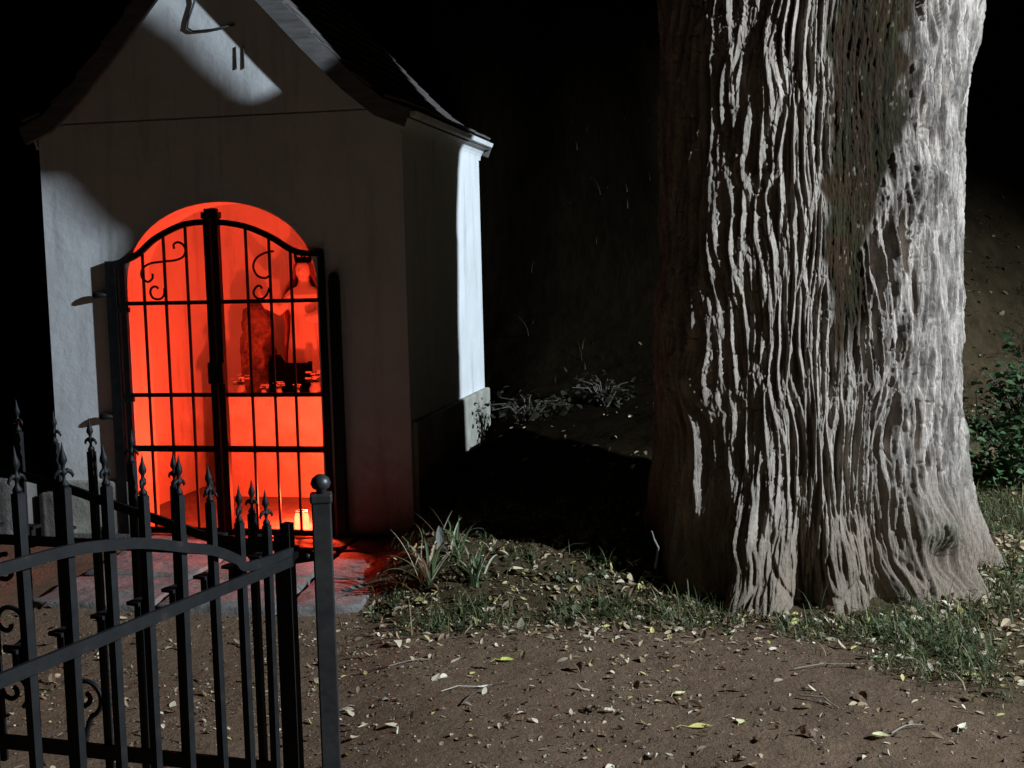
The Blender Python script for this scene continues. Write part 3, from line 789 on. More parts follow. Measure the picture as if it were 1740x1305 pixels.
    h = h + 0.006 * fbm((s + w1) / 0.012, Z / 0.14, 18, 3) * (1 + 0.8 * rightness) * (1 - 0.6 * moss) + 0.0015 * vnoise(s / 0.008, Z / 0.02, 22)
    h = h + 0.012 * fbm(s / 0.12, Z / 0.3, 19, 2)
    r = r + h
    cx = TREE.x + 0.055 + 0.25 * 0.545 * upn + 0.10 * np.clip(zz - 3.5, 0, 5)
    cy = TREE.y + 0.02 + 0.25 * 0.84 * upn + 0.12 * np.clip(zz - 3.5, 0, 5)
    X = cx + r * np.cos(TH) - TREE.x; Y = cy + r * np.sin(TH) - TREE.y
    nr = len(zr); ix = np.arange(nr * nc).reshape(nr, nc); nxt = np.roll(ix, -1, 1)
    F = np.stack([ix[:-1], nxt[:-1], nxt[1:], ix[1:]], -1).reshape(-1, 4)
    # ---- colour: bark kinds with a shape of their own
    grey = np.array([0.34, 0.283, 0.232]); pale = np.array([0.35, 0.295, 0.248]); brown = np.array([0.205, 0.150, 0.105])
    green = np.array([0.20, 0.21, 0.15]); mossc = np.array([0.038, 0.020, 0.007]); mossg = np.array([0.030, 0.024, 0.008])
    n1 = (0.5 + 0.5 * fbm(s / 0.09, Z / 0.22, 60, 4))[..., None]
    strk = (0.5 + 0.5 * fbm((s + w1) / 0.011, Z / 0.13, 67, 4))[..., None]; strk = 0.50 + 1.0 * sstep(0.28, 0.72, strk)
    c = grey * (0.75 + 0.5 * n1)
    rw = (sstep(276, 300, np.where(deg < 60, deg + 360, deg)) * sstep(0.25, 0.8, Z + 0.15 * vnoise(s / 0.1, Z / 0.2, 63)))[..., None]
    c = c * (0.55 + 0.45 * strk)
    c = c * (1 - rw) + pale * (0.72 + 0.5 * n1) * strk * rw
    low = (1 - sstep(0.18, 0.62, Z + 0.18 * fbm(s / 0.15, Z / 0.3, 61, 3)))[..., None]
    c = c * (1 - 0.8 * low) + (brown * (0.7 + 0.6 * n1)) * 0.8 * low
    gr = (sstep(0.50, 0.70, 0.5 + 0.5 * fbm(s / 0.2, Z / 0.3, 62, 3)) * (1 - sstep(0.3, 0.9, Z)) * rightness)[..., None]
    c = c * (1 - 0.7 * gr) + green * 0.7 * gr
    mg = sstep(0.4, 0.6, 0.5 + 0.5 * fbm(s / 0.05, Z / 0.15, 64, 3))[..., None]
    mcol = (mossc * (1 - mg) + mossg * mg) * (0.45 + 0.7 * n1)
    fleck = (sstep(0.86, 0.93, 0.5 + 0.5 * vnoise(s / 0.011, Z / 0.022, 65)) * sstep(0.5, 0.7, 0.5 + 0.5 * vnoise(s / 0.08, Z / 0.1, 66)))[..., None]
    mcol = mcol * (1 - 0.45 * fleck) + np.array([0.40, 0.34, 0.25]) * 0.45 * fleck
    c = c * (1 - moss[..., None]) + mcol * moss[..., None]
    M['bark'] = attr_mat('furrowed_bark', 0.9, 0.2, (140, 1.0, 0.012, (1, 1, 0.14)), vary=(60, 0.62, 1.3))
    me = np_mesh('trunk', np.stack([X.ravel(), Y.ravel(), Z.ravel()], -1), F, M['bark'])
    add_color(me, c.reshape(-1, 3))
    return put('trunk', me, tree)
trunk()
def limb(pts, rad, seed):
    P = smooth_path(pts, 14); n = 80; L = len(P)
    rr = np.interp(np.linspace(0, 1, L), np.linspace(0, 1, len(rad)), rad)
    b = MB(); b.tube(P, list(rr), n)
    v = np.array(b.v); k = np.arange(len(v)) % n; row = np.arange(len(v)) // n
    ctr = np.array([tuple(P[i]) for i in row]); d = v - ctr; d /= np.linalg.norm(d, axis=1)[:, None]
    f1, f2, _ = voronoi(k / n * 14 + 0.8 * vnoise(k / n * 6, row / 9, seed), row / 9.0, seed)
    v = v + d * (0.025 * (1 - sstep(0.1, 0.6, f2 - f1)))[:, None]
    fs = [f for f in b.f if len(f) == 4]
    me = np_mesh('limb', v, np.array(fs), M['bark']); add_color(me, np.tile([0.285, 0.258, 0.228], (len(v), 1)))
    return put('limb', me, tree)
def lat(l, z, dep=0.0):      # point across the lamp's line of sight
    return Vector((0.545 * l + 0.839 * dep, 0.839 * l - 0.545 * dep, z))
limb([lat(-0.12, 2.2), lat(-0.29, 2.6), lat(-0.405, 2.85), lat(-0.495, 3.10), lat(-0.61, 3.38), lat(-0.69, 3.62), lat(-0.80, 4.1), lat(-0.95, 5.0), lat(-1.1, 5.8)], [0.12, 0.145, 0.145, 0.118, 0.158, 0.16, 0.14, 0.11, 0.07], 71)
limb([lat(-0.55, 3.12), lat(-0.66, 3.20), lat(-0.78, 3.30), lat(-0.92, 3.5), lat(-1.05, 3.8)], [0.085, 0.085, 0.08, 0.06, 0.05], 73)  # unseen side branch, added to shade the chapel's left barge board
limb([lat(0.25, 2.5, 0.2), lat(0.45, 3.1, 0.35), lat(0.75, 3.9, 0.7), lat(1.0, 5.0, 1.0), lat(1.2, 6.0, 1.2)], [0.30, 0.24, 0.20, 0.15, 0.1], 72)

# ================================================================== stones
def stone(name, poly, z0, z1, mat, label, cat, group, seed, rough=0.006):
    """irregular slab: polygon inset at the top edge, uneven top"""
    rnd = random.Random(seed)
    c = Vector((sum(p[0] for p in poly) / len(poly), sum(p[1] for p in poly) / len(poly)))
    pts = []
    for i, p in enumerate(poly):
        q = poly[(i + 1) % len(poly)]
        for k in range(6):
            t = k / 6
            pts.append(Vector((p[0] + (q[0] - p[0]) * t + rnd.uniform(-1, 1) * 0.010, p[1] + (q[1] - p[1]) * t + rnd.uniform(-1, 1) * 0.010)))
    b = MB(); m = len(pts); vs = []
    levels = [(1.0, z0), (1.0, z1 - 0.014), (0.985, z1 - 0.003), (0.95, z1), (0.6, z1), (0.25, z1)]
    for f, z in levels:
        for p in pts:
            q = c + (p - c) * f; vs.append((q.x - c.x, q.y - c.y, z + (rnd.uniform(-1, 1) * rough if f < 0.99 else 0)))
    vs.append((0, 0, z1))
    fs = [(i * m + k, i * m + (k + 1) % m, (i + 1) * m + (k + 1) % m, (i + 1) * m + k) for i in range(len(levels) - 1) for k in range(m)]
    fs += [((len(levels) - 1) * m + k, (len(levels) - 1) * m + (k + 1) % m, len(vs) - 1) for k in range(m)]
    b.add(vs, fs)
    o = b.build(name, mat, None, True, loc=(c.x, c.y, 0)); return tag(o, label, cat, group)
SL = [([(-1.02, 5.34), (-0.70, 5.36), (-0.62, 5.78), (-0.98, 5.84)], 'flagstone at the front right corner of the chapel step, beside the grass'),
      ([(-1.62, 5.42), (-1.04, 5.36), (-1.0, 5.84), (-1.58, 5.90)], 'middle flagstone along the front edge of the chapel step'),
      ([(-2.22, 5.52), (-1.64, 5.44), (-1.6, 5.90), (-2.18, 6.0)], 'leftmost flagstone along the front edge of the chapel step'),
      ([(-0.98, 5.86), (-0.60, 5.81), (-0.50, 6.30), (-0.92, 6.40)], 'red-lit flagstone at the right end of the middle step row'),
      ([(-1.56, 5.93), (-1.0, 5.87), (-0.94, 6.41), (-1.48, 6.50)], 'flagstone in the centre of the chapel step'),
      ([(-2.16, 6.03), (-1.58, 5.94), (-1.5, 6.51), (-2.1, 6.62)], 'flagstone at the left end of the middle step row'),
      ([(-0.92, 6.43), (-0.49, 6.33), (-0.46, 6.63), (-0.86, 6.70)], 'flagstone below the right jamb of the doorway'),
      ([(-1.47, 6.53), (-0.93, 6.44), (-0.88, 6.705), (-1.40, 6.80)], 'flagstone right under the doorway sill'),
      ([(-2.09, 6.65), (-1.49, 6.54), (-1.42, 6.81), (-2.05, 6.93)], 'flagstone below the left jamb of the doorway')]
for i, (p, l) in enumerate(SL):
    stone('flagstone', p, -0.12, 0.018 + 0.004 * (i % 3), M['flag'], l, 'stone', 'flagstones in front of the chapel', 100 + i)
stone('stone_block', [(-3.02, 6.95), (-2.81, 6.93), (-2.79, 7.15), (-3.0, 7.17)], -0.1, 0.345, M['flag'], 'grey squared stone block at the far left edge of the picture', 'stone block', 'stone blocks left of the chapel', 120)
stone('stone_block', [(-2.74, 7.05), (-2.60, 7.03), (-2.58, 7.2), (-2.72, 7.22)], -0.1, 0.25, M['flag'], 'smaller grey stone block close beside the chapel plinth', 'stone block', 'stone blocks left of the chapel', 121)

# ================================================================== vegetation and litter
LEAF = attr_mat('dry_leaf', 0.75, 0.25, None, trans=0.15)
GREEN = attr_mat('green_blade', 0.6, 0.35, None, trans=0.25)
def leaf_shape(n=4):
    """pointed oval outline along +x, unit length, rows of (x, half width)"""
    return [(0.0, 0.02), (0.18, 0.26), (0.45, 0.36), (0.75, 0.22), (1.0, 0.01)]
def scatter_leaves(name, pos, size, col, label, tilt=0.35, curl=0.5, wid=1.0):
    prof = leaf_shape(); n = len(pos); k = len(prof); size = np.minimum(size, 0.058)
    V_ = np.zeros((n, k * 3, 3))
    az = RNG.uniform(0, 2 * np.pi, n); ti = RNG.normal(0, tilt, n); ro = RNG.normal(0, tilt, n); cu = RNG.normal(0, curl, n); fold = np.abs(RNG.normal(0.15, 0.25, n))
    wv = wid * RNG.uniform(0.45, 1.1, n)
    for i, (x, hw) in enumerate(prof):
        for j, sg in enumerate((-1, 0, 1)):
            lx = x - 0.5; ly = sg * hw * wv; lz = cu * (lx ** 2) * 0.9 + fold * abs(sg) * hw
            lx = np.full(n, lx); 
            y2 = ly * np.cos(ro) - lz * np.sin(ro); z2 = ly * np.sin(ro) + lz * np.cos(ro)
            x3 = lx * np.cos(ti) - z2 * np.sin(ti); z3 = lx * np.sin(ti) + z2 * np.cos(ti)
            V_[:, i * 3 + j, 0] = (x3 * np.cos(az) - y2 * np.sin(az)) * size
            V_[:, i * 3 + j, 1] = (x3 * np.sin(az) + y2 * np.cos(az)) * size
            V_[:, i * 3 + j, 2] = z3 * size
    lift = -V_[:, :, 2].min(1)
    V_[:, :, 2] += (lift * 0.8)[:, None]
    V_ += pos[:, None, :]
    q = []
    for i in range(k - 1):
        for j in range(2):
            q.append((i * 3 + j, i * 3 + j + 1, (i + 1) * 3 + j + 1, (i + 1) * 3 + j))
    q = np.array(q); F = (np.arange(n)[:, None, None] * (k * 3) + q[None]).reshape(-1, 4)
    me = np_mesh(name, V_.reshape(-1, 3), F, LEAF, False)
    add_color(me, np.repeat(col, k * 3, axis=0))
    o = put(name, me); return tag(o, label, None, None, 'stuff')

def sample(n, dens, box):
    out = []
    while sum(len(o) for o in out) < n:
        x = RNG.uniform(box[0], box[1], 4000); y = RNG.uniform(box[2], box[3], 4000)
        keep = RNG.uniform(0, 1, 4000) < dens(x, y)
        out.append(np.stack([x[keep], y[keep]], -1))
    p = np.concatenate(out)[:n]
    return p
def on_ground(p, dz=0.0):
    return np.concatenate([p, (height(p[:, 0], p[:, 1]) + dz)[:, None]], 1)
def clear_mask(x, y):
    """1 where litter may lie: not in the chapel, trunk or under the flagstones"""
    u, w_ = chapel_uw(x, y)
    inch = (u > -1.12) & (u < 1.16) & (w_ > -0.05) & (w_ < 1.95)
    slab = (u > -0.62) & (u < 1.05) & (w_ > -1.45) & (w_ < 0)
    rt = ((x - TREE.x) / 0.74) ** 2 + ((y - TREE.y) / 0.64) ** 2 < 1
    return np.where(inch | slab | rt, 0.0, 1.0)
def leaf_cols(n, mix):
    pal = np.array([[0.46, 0.35, 0.22], [0.58, 0.48, 0.32], [0.27, 0.175, 0.10], [0.15, 0.092, 0.055], [0.52, 0.44, 0.16], [0.66, 0.57, 0.42]])
    c = pal[RNG.choice(len(pal), n, p=mix)]
    return c * RNG.uniform(0.75, 1.15, (n, 1))
def dens_litter(x, y):
    m = soil_mix(x, y)
    foot = np.exp(-((y - 5.15 + 0.10 * np.sin(x * 3)) / 0.28) ** 2) * sstep(-0.8, -0.5, x) * (1 - sstep(0.9, 1.1, x))
    patch = sstep(0.0, 0.3, fbm(x * 3.2, y * 3.2, 51, 4))
    hid = sstep(6.0, 6.6, y) * (1 - sstep(1.4, 1.9, x))
    return clear_mask(x, y) * (1 - 0.9 * hid) * np.clip(0.035 + 0.50 * m * (0.25 + 0.75 * patch) + 0.85 * foot + 0.07 * patch, 0, 1)
BOX = (-2.6, 3.4, 3.1, 8.4)
p = sample(7000, dens_litter, BOX)
scatter_leaves('leaf_litter', on_ground(p), RNG.lognormal(math.log(0.030), 0.38, len(p)), leaf_cols(len(p), [0.24, 0.16, 0.22, 0.20, 0.08, 0.10]), 'small dry fallen leaves strewn over the earth', wid=0.8)
def foot_ring(x, y):
    q = np.hypot((x - 1.33) / 0.80, (y - 5.70) / 0.66)
    return clear_mask(x, y) * (np.exp(-((q - 1.08) / 0.13) ** 2) * (y < 5.9) + 0.35 * np.exp(-((q - 1.4) / 0.25) ** 2) * (x > 1.2))
p = sample(1500, foot_ring, (0.2, 3.2, 4.4, 6.6))
scatter_leaves('foot_litter', on_ground(p, 0.006), RNG.lognormal(math.log(0.034), 0.35, len(p)), leaf_cols(len(p), [0.24, 0.16, 0.24, 0.22, 0.06, 0.08]), 'dry leaves drifted against the trunk foot', tilt=0.5, wid=0.8)
p = sample(2600, lambda x, y: clear_mask(x, y) * (0.02 + 0.98 * sstep(1.5, 2.3, x)), (0.2, 7.0, 6.5, 13.0))
scatter_leaves('bank_litter', on_ground(p), RNG.lognormal(math.log(0.045), 0.35, len(p)), leaf_cols(len(p), [0.12, 0.04, 0.32, 0.47, 0.04, 0.01]), 'dry leaves lying on the dark bank behind the tree')
# fine crumbs: bits of bract, stalk and gravel
p = sample(9000, lambda x, y: clear_mask(x, y) * (0.12 + 0.88 * sstep(-0.05, 0.5, fbm(x * 2.1, y * 2.1, 52, 4))), (-2.4, 2.8, 3.2, 5.9))
scatter_leaves('leaf_crumbs', on_ground(p), RNG.lognormal(math.log(0.0085), 0.5, len(p)), leaf_cols(len(p), [0.22, 0.10, 0.25, 0.36, 0.02, 0.05]), 'fine crumbs of leaf and stalk on the trodden earth', wid=1.2)
def gravel(n):
    p = sample(n, lambda x, y: clear_mask(x, y) * (1 - 0.75 * soil_mix(x, y)), (-2.4, 2.4, 3.2, 5.7))
    pos = on_ground(p, 0.0); ico = [(0, 0, 1), (0.9, 0, 0.2), (0.28, 0.85, 0.2), (-0.72, 0.52, 0.2), (-0.72, -0.52, 0.2), (0.28, -0.85, 0.2), (0, 0, -0.5)]
    ico = np.array(ico); fc = [(0, i, i % 5 + 1) for i in range(1, 6)] + [(6, i % 5 + 1, i) for i in range(1, 6)]
    s = RNG.lognormal(math.log(0.0042), 0.55, n); j = RNG.uniform(0.7, 1.3, (n, 7, 3))
    az = RNG.uniform(0, 6.28, n); v = ico[None] * j
    x = v[..., 0] * np.cos(az)[:, None] - v[..., 1] * np.sin(az)[:, None]; y = v[..., 0] * np.sin(az)[:, None] + v[..., 1] * np.cos(az)[:, None]
    v = np.stack([x, y, v[..., 2] * 0.7], -1) * s[:, None, None] + pos[:, None, :]
    F = (np.arange(n)[:, None, None] * 7 + np.array(fc)[None]).reshape(-1, 3)
    me = np_mesh('gravel', v.reshape(-1, 3), F, LEAF, False)
    pal = np.array([[0.15, 0.10, 0.068], [0.20, 0.145, 0.105], [0.11, 0.078, 0.055], [0.28, 0.24, 0.2]])
    add_color(me, np.repeat(pal[RNG.choice(4, n, p=[0.45, 0.25, 0.22, 0.08])], 7, axis=0))
    tag(put('gravel', me), 'fine gravel and clods on the trodden earth', None, None, 'stuff')
gravel(3200)

def blades(name, pos, ln, wd, col, lean, label, parent=None, nseg=4, az=None):
    n = len(pos)
    az = RNG.uniform(0, 2 * np.pi, n) if az is None else az
    le = np.abs(RNG.normal(lean, lean * 0.45, n)); V_ = np.zeros((n, (nseg + 1) * 2, 3))
    for i in range(nseg + 1):
        t = i / nseg; ang = le * t * 1.15
        hx = ln * np.sin(ang) * t; hz = ln * np.cos(ang * 0.95) * t
        w_ = wd * (1 - t ** 1.6) + 0.0004
        for j, sg in enumerate((-1, 1)):
            V_[:, i * 2 + j, 0] = pos[:, 0] + hx * np.cos(az) - sg * w_ / 2 * np.sin(az)
            V_[:, i * 2 + j, 1] = pos[:, 1] + hx * np.sin(az) + sg * w_ / 2 * np.cos(az)
            V_[:, i * 2 + j, 2] = pos[:, 2] + hz - 0.004
    q = np.array([(2 * i, 2 * i + 1, 2 * i + 3, 2 * i + 2) for i in range(nseg)])
    F = (np.arange(n)[:, None, None] * ((nseg + 1) * 2) + q[None]).reshape(-1, 4)
    me = np_mesh(name, V_.reshape(-1, 3), F, GREEN, False); add_color(me, np.repeat(col, (nseg + 1) * 2, axis=0))
    return me
def dens_grass(x, y):
    m = soil_mix(x, y); patch = sstep(-0.10, 0.22, fbm(x * 2.6 + 3, y * 2.6, 55, 4))
    ring = np.exp(-((np.hypot((x - 1.35) / 0.85, (y - 5.62) / 0.75) - 1.0) / 0.16) ** 2) * (x > 1.05) * (y < 5.6)
    m = m * (1 - sstep(6.0, 6.6, y) * (1 - sstep(1.4, 1.9, x)))
    return clear_mask(x, y) * np.clip(m * (0.05 + 0.95 * patch) * sstep(4.0, 4.7, y + 0.25 * x) + 0.6 * ring, 0, 1)
p = sample(26000, dens_grass, (-0.7, 3.4, 3.9, 7.6))
n = len(p)
gc = np.array([[0.080, 0.100, 0.034], [0.115, 0.130, 0.048], [0.26, 0.22, 0.11], [0.045, 0.060, 0.025]])[RNG.choice(4, n, p=[0.38, 0.27, 0.15, 0.20])] * RNG.uniform(0.7, 1.3, (n, 1))
me = blades('grass', on_ground(p), RNG.lognormal(math.log(0.055), 0.5, n), RNG.uniform(0.0025, 0.0065, n), gc, 0.95, '')
tag(put('grass', me), 'short ragged grass on the mound and round the tree foot', None, None, 'stuff')
p = sample(8000, lambda x, y: clear_mask(x, y) * (0.012 + 0.988 * sstep(1.6, 2.4, x)) * sstep(-0.1, 0.4, fbm(x * 0.9, y * 0.9, 57, 3)), (0.1, 7.0, 7.2, 13.5))
n = len(p)
me = blades('bank_grass', on_ground(p), RNG.lognormal(math.log(0.11), 0.4, n), RNG.uniform(0.005, 0.010, n), np.array([0.035, 0.05, 0.02]) * RNG.uniform(0.6, 1.3, (n, 1)), 0.8, '')
tag(put('bank_grass', me), 'rough dark grass growing on the bank behind', None, None, 'stuff')

# low broad-leaved weeds
p = sample(3600, lambda x, y: dens_grass(x, y) * sstep(-0.1, 0.3, fbm(x * 3.1, y * 3.1, 58, 3)), (-0.7, 3.4, 3.9, 7.4))
n = len(p)
wo = scatter_leaves('weeds', on_ground(p, 0.012), RNG.lognormal(math.log(0.019), 0.4, n), np.array([0.085, 0.105, 0.050]) * RNG.uniform(0.4, 1.7, (n, 1)), 'small broad green weed leaves among the grass', tilt=0.5, curl=0.4, wid=1.5)
wo.data.materials[0] = GREEN
# strap-leaved plants on the mound
def strap_plant(x, y, nb, ln, label, seed, pale):
    rnd = random.Random(seed); z = gz(x, y)
    o = empty('strap_leaf_plant', (x, y, z)); tag(o, label, 'plant', 'strap-leaved plants on the mound')
    for k in range(nb):
        az = rnd.uniform(0, 6.28); le = rnd.uniform(0.15, 1.35); L = ln * rnd.uniform(0.55, 1.1); wd = rnd.uniform(0.009, 0.018)
        pts = []; p_ = Vector((rnd.uniform(-0.03, 0.03), rnd.uniform(-0.03, 0.03), -0.01)); ang = 0.1
        b = MB(); nseg = 9; vs = []
        dirh = Vector((math.cos(az), math.sin(az), 0)); sd = Vector((-math.sin(az), math.cos(az), 0))
        bend = rnd.choice([0.5, 1.0, 1.9])
        for i in range(nseg + 1):
            t = i / nseg; a = 0.12 + le * 0.5 + bend * t * t
            w_ = wd * (1 - t ** 2.2) + 0.0006
            vs += [p_ - sd * w_ / 2, p_ + Vector((0, 0, -w_ * 0.25)), p_ + sd * w_ / 2]
            p_ = p_ + (dirh * math.sin(a) + Vector((0, 0, 1)) * math.cos(a)) * (L / nseg)
        fs = []
        for i in range(nseg):
            for j in range(2): fs.append((i * 3 + j, i * 3 + j + 1, i * 3 + 4 + j, i * 3 + 3 + j))
        b.add(vs, fs); ob = b.build('blade', GREEN, o)
        c = pale if rnd.random() < 0.6 else (0.10, 0.15, 0.06)
        add_color(ob.data, np.tile(np.array(c) * rnd.uniform(0.7, 1.2), (len(vs), 1)))
strap_plant(-0.40, 5.48, 26, 0.34, 'largest strap-leaved plant, pale drooping blades beside the chapel step', 1, (0.52, 0.48, 0.33))
strap_plant(-0.18, 5.40, 18, 0.26, 'strap-leaved plant with grey-green arching blades in the middle of the mound', 2, (0.44, 0.43, 0.30))
strap_plant(-0.28, 5.60, 10, 0.30, 'sparse upright strap-leaved plant at the back of the mound', 3, (0.48, 0.46, 0.32))
# broad dried leaf stuck upright between the blades
def single_leaf(name, x, y, ln, wd, col, az, tilt, curl, label, cat, group, z=None, stalk=0.0, scallop=0.0):
    prof = [(0, 0.03), (0.12, 0.45), (0.3, 0.82), (0.5, 1.0), (0.7, 0.8), (0.88, 0.4), (1, 0.02)]
    vs = []; rnd = random.Random(int(x * 1000) + int(y * 777))
    for t, hw in prof:
        for sg in (-1, -0.5, 0, 0.5, 1):
            lx = (t - 0.5) * ln; ly = sg * hw * wd / 2 * (1 + scallop * rnd.uniform(-1, 1)); lz = curl * ln * ((t - 0.5) ** 2) + 0.28 * abs(sg) ** 1.5 * hw * wd * (0.5 + curl) + rnd.uniform(-1, 1) * 0.012 * ln
            vs.append((lx, ly, lz))
    fs = [(i * 5 + j, i * 5 + j + 1, i * 5 + 6 + j, i * 5 + 5 + j) for i in range(len(prof) - 1) for j in range(4)]
    b = MB(); b.add(vs, fs)
    if stalk:
        b.tube([(-ln / 2, 0, curl * ln / 4), (-ln / 2 - stalk * 0.5, 0.15 * stalk, curl * ln / 4 + 0.004), (-ln / 2 - stalk, 0.1 * stalk, 0.002)], 0.0014, 5)
    me = b.mesh(name, LEAF); add_color(me, np.tile(np.array(col), (len(b.v), 1)))
    rot = Matrix.Rotation(az, 4, 'Z') @ Matrix.Rotation(tilt, 4, 'Y')
    lo_ = min((rot @ Vector(v)).z for v in b.v)
    zz = (gz(x, y) if z is None else z) - lo_ + 0.001
    o = put(name, me, None, (x, y, zz)); o.rotation_euler = rot.to_euler()
    return tag(o, label, cat, group)
YEL = (0.60, 0.50, 0.16); TAN = (0.55, 0.47, 0.34); PALE = (0.66, 0.61, 0.50); YG = (0.50, 0.52, 0.10)
FL = 'single fallen leaves on the ground'
for args in [
    (-0.044, 4.59, 0.060, 0.045, YG, 0.5, 0.12, 0.5, 'bright yellow-green fallen leaf alone in the middle of the bare earth', 0.04, 0.2),
    (0.58, 3.86, 0.082, 0.042, YEL, 0.2, 0.05, 0.25, 'largest smooth yellow oval fallen leaf at the bottom of the picture', 0.045, 0.0),
    (0.72, 3.88, 0.050, 0.042, (0.58, 0.52, 0.28), 1.1, 0.1, 0.4, 'small rounded pale yellow fallen leaf right of the largest yellow one', 0.02, 0.1),
    (0.56, 4.17, 0.062, 0.035, (0.60, 0.54, 0.30), 0.9, 0.15, 0.6, 'forked-looking pale yellow fallen leaf above the largest yellow one', 0.03, 0.4),
    (-0.125, 4.30, 0.062, 0.022, PALE, 0.45, 0.06, 0.5, 'narrow cream curled leaf with a long dark stalk on the bare earth', 0.13, 0.1),
    (0.24, 4.02, 0.070, 0.045, (0.34, 0.25, 0.17), 2.4, 0.2, 0.8, 'crumpled brown fallen leaf on the bare earth near the bottom', 0.03, 0.5),
    (0.30, 4.00, 0.045, 0.035, TAN, 0.4, 0.2, 0.8, 'pale crumpled leaf touching the crumpled brown leaf', 0.0, 0.5),
    (0.02, 5.44, 0.095, 0.075, (0.62, 0.53, 0.33), 0.8, 0.25, 0.6, 'big cream crumpled leaf on top of the grassy mound', 0.03, 0.3),
    (1.36, 4.52, 0.075, 0.035, (0.54, 0.55, 0.30), 2.9, 0.1, 0.4, 'pale green-yellow leaf lying in the grass below the trunk', 0.02, 0.1),
    (1.62, 4.30, 0.060, 0.045, (0.62, 0.58, 0.24), 0.3, 0.1, 0.5, 'yellow leaf in the grass near the right edge', 0.02, 0.2),
    (1.40, 3.78, 0.075, 0.038, (0.60, 0.54, 0.40), 1.0, 0.1, 0.7, 'cream curled leaf near the bottom right corner', 0.03, 0.2),
    (1.12, 3.72, 0.060, 0.040, (0.56, 0.52, 0.28), 0.2, 0.15, 0.6, 'yellowish curled leaf with a pale twig beside it, bottom right', 0.0, 0.2),
    (1.55, 4.55, 0.060, 0.035, (0.60, 0.56, 0.50), 2.2, 0.2, 0.6, 'white curled leaf in the grass right of the trunk foot', 0.0, 0.3),
    (0.40, 3.62, 0.055, 0.030, PALE, 1.9, 0.3, 1.3, 'white curled shell-like leaf at the very bottom edge', 0.0, 0.2)]:
    x, y, ln, wd, col, az, ti, cu, lab, stl, sc_ = args
    single_leaf('fallen_leaf', x, y, ln, wd, col, az, ti, cu, lab, 'leaf', FL, None, stl, sc_)
single_leaf('dried_leaf', -0.345, 5.52, 0.11, 0.040, (0.15, 0.15, 0.13), 1.8, R(-72), 0.2, 'broad grey dried leaf standing upright among the strap blades', 'leaf', None, gz(-0.345, 5.52) + 0.10)

def twig(pts, r, col, label):
    P = [Vector((x, y, gz(x, y) + dz)) for x, y, dz in pts]
    P2 = []
    for a_, b_ in zip(P[:-1], P[1:]):
        P2 += [a_, (a_ + b_) / 2 + Vector((random.uniform(-1, 1), random.uniform(-1, 1), 0.2)) * 0.008]
    P2.append(P[-1])
    b = MB(); b.tube(P2, [r * 0.75 * (1 - 0.5 * i / len(P2)) for i in range(len(P2))], 6); me = b.mesh('twig', LEAF); add_color(me, np.tile(np.array(col), (len(b.v), 1)))
    c = P[0]; o = put('twig', me); tag(o, label, 'twig', 'twigs on the ground')
twig([(-0.20, 4.10, 0.006), (-0.17, 4.20, 0.012), (-0.10, 4.30, 0.01), (-0.02, 4.33, 0.006)], 0.0035, (0.12, 0.09, 0.07), 'dark bent twig under the narrow cream leaf')
twig([(-0.50, 4.56, 0.004), (-0.42, 4.59, 0.01), (-0.34, 4.62, 0.006)], 0.0035, (0.30, 0.25, 0.20), 'short pale twig on bare earth right of the gate post')
twig([(-0.60, 4.55, 0.006), (-0.55, 4.56, 0.008), (-0.49, 4.55, 0.006)], 0.006, (0.07, 0.05, 0.04), 'stubby dark twig beside the gate post')
twig([(1.16, 3.74, 0.01), (1.22, 3.79, 0.02), (1.28, 3.81, 0.008)], 0.0028, (0.36, 0.31, 0.25), 'pale bent twig at the bottom right')
twig([(1.00, 4.38, 0.01), (1.12, 4.42, 0.015), (1.28, 4.43, 0.01)], 0.003, (0.30, 0.26, 0.19), 'long thin straw twig in the grass below the trunk')
twig([(0.96, 4.10, 0.012), (1.03, 4.06, 0.02), (1.06, 3.99, 0.006)], 0.005, (0.33, 0.28, 0.23), 'crooked pale twig in front of the trunk')
twig([(0.62, 5.42, 0.05), (0.63, 5.38, 0.16), (0.60, 5.36, 0.24)], 0.008, (0.30, 0.28, 0.25), 'pale upright stick leaning in the dark left of the trunk')
twig([(0.70, 5.38, 0.02), (0.72, 5.36, 0.10), (0.75, 5.35, 0.16)], 0.007, (0.28, 0.26, 0.23), 'short pale stick against the trunk base')

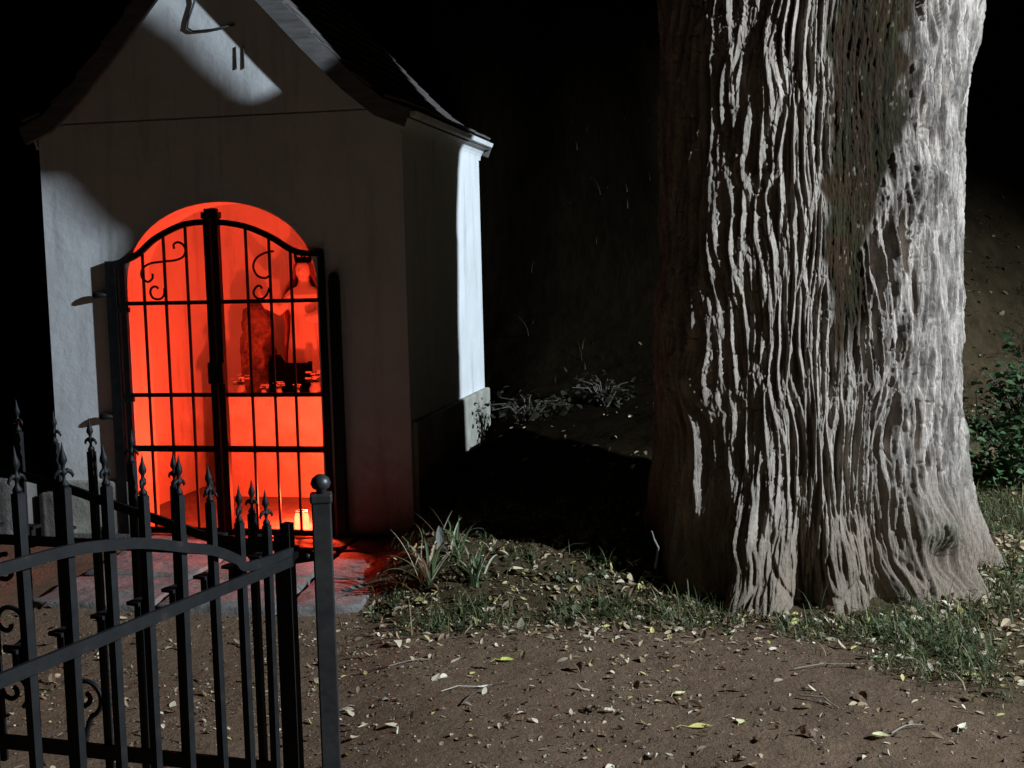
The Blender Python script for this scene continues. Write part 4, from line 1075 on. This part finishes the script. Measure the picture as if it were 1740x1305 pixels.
# leafy bushes
def bush(name, c, rx, ry, rz_, nl, size, col, label, seed, group):
    rng = np.random.default_rng(seed); z0 = gz(c[0], c[1])
    o = empty(name, (c[0], c[1], z0)); tag(o, label, 'bush', group)
    b = MB(); tips = []
    for k in range(14):
        az = rng.uniform(0, 6.28); e = rng.uniform(0.5, 1.35); L = rng.uniform(0.6, 1.0)
        q = Vector((rx * L * math.cos(e) * math.cos(az), ry * L * math.cos(e) * math.sin(az), rz_ * L * math.sin(e)))
        b.tube([(0, 0, -0.03), q * 0.5 + Vector((0, 0, 0.06)), q], [0.008, 0.005, 0.002], 5); tips.append(q)
    b.build('stem', M['bush_stem'], o)
    n = nl; t = rng.integers(0, len(tips), n); f = rng.uniform(0.25, 1.05, n)
    T = np.array([tuple(q) for q in tips])[t] * f[:, None] + rng.normal(0, 0.30, (n, 3)) * np.array([rx, ry, rz_]) * 0.45
    T[:, 2] = np.maximum(T[:, 2], 0.01 + 0.03 * rng.random(n))
    d = rng.normal(0, 1, (n, 3)); d[:, 2] = d[:, 2] * 0.4 + 0.15; d /= np.linalg.norm(d, axis=1)[:, None]
    up = np.array([0, 0, 1.0]) + rng.normal(0, 0.5, (n, 3)); s = np.cross(d, up); s /= np.linalg.norm(s, axis=1)[:, None]
    nn_ = np.cross(s, d); L = size * rng.uniform(0.6, 1.3, n)[:, None]; W_ = L * rng.uniform(0.28, 0.42, n)[:, None]
    rows = [(0, 0.05), (0.3, 0.85), (0.6, 1.0), (0.85, 0.5), (1.0, 0.03)]
    V_ = np.zeros((n, 15, 3))
    for i, (x, hw) in enumerate(rows):
        for j, sg in enumerate((-1, 0, 1)):
            V_[:, i * 3 + j] = T + d * L * x + s * W_ * hw * sg + nn_ * L * (0.10 * abs(sg) * hw - 0.18 * x * x)
    q = np.array([(i * 3 + j, i * 3 + j + 1, i * 3 + 4 + j, i * 3 + 3 + j) for i in range(4) for j in range(2)])
    F = (np.arange(n)[:, None, None] * 15 + q[None]).reshape(-1, 4)
    me = np_mesh('foliage', V_.reshape(-1, 3), F, GREEN, True)
    add_color(me, np.repeat(np.array(col) * rng.uniform(0.6, 1.4, (n, 1)) * np.array([1, 1, 1]) , 15, axis=0))
    fo_ = put('foliage', me, o); fo_['kind'] = 'stuff'
M['bush_stem'] = mottled('bush_stem', [(0.3, (0.06, 0.05, 0.035)), (0.7, (0.12, 0.10, 0.07))], 20, 0.8)
BG = 'low bushes around the trunk and chapel'
bush('leafy_bush', (2.75, 6.75), 0.42, 0.35, 0.45, 620, 0.050, (0.060, 0.110, 0.040), 'broad-leaved green bush at the right edge beside the trunk', 1, BG)
bush('leafy_bush', (3.15, 7.5), 0.55, 0.4, 0.55, 620, 0.05, (0.05, 0.09, 0.035), 'darker bush behind the bush at the right edge', 2, BG)
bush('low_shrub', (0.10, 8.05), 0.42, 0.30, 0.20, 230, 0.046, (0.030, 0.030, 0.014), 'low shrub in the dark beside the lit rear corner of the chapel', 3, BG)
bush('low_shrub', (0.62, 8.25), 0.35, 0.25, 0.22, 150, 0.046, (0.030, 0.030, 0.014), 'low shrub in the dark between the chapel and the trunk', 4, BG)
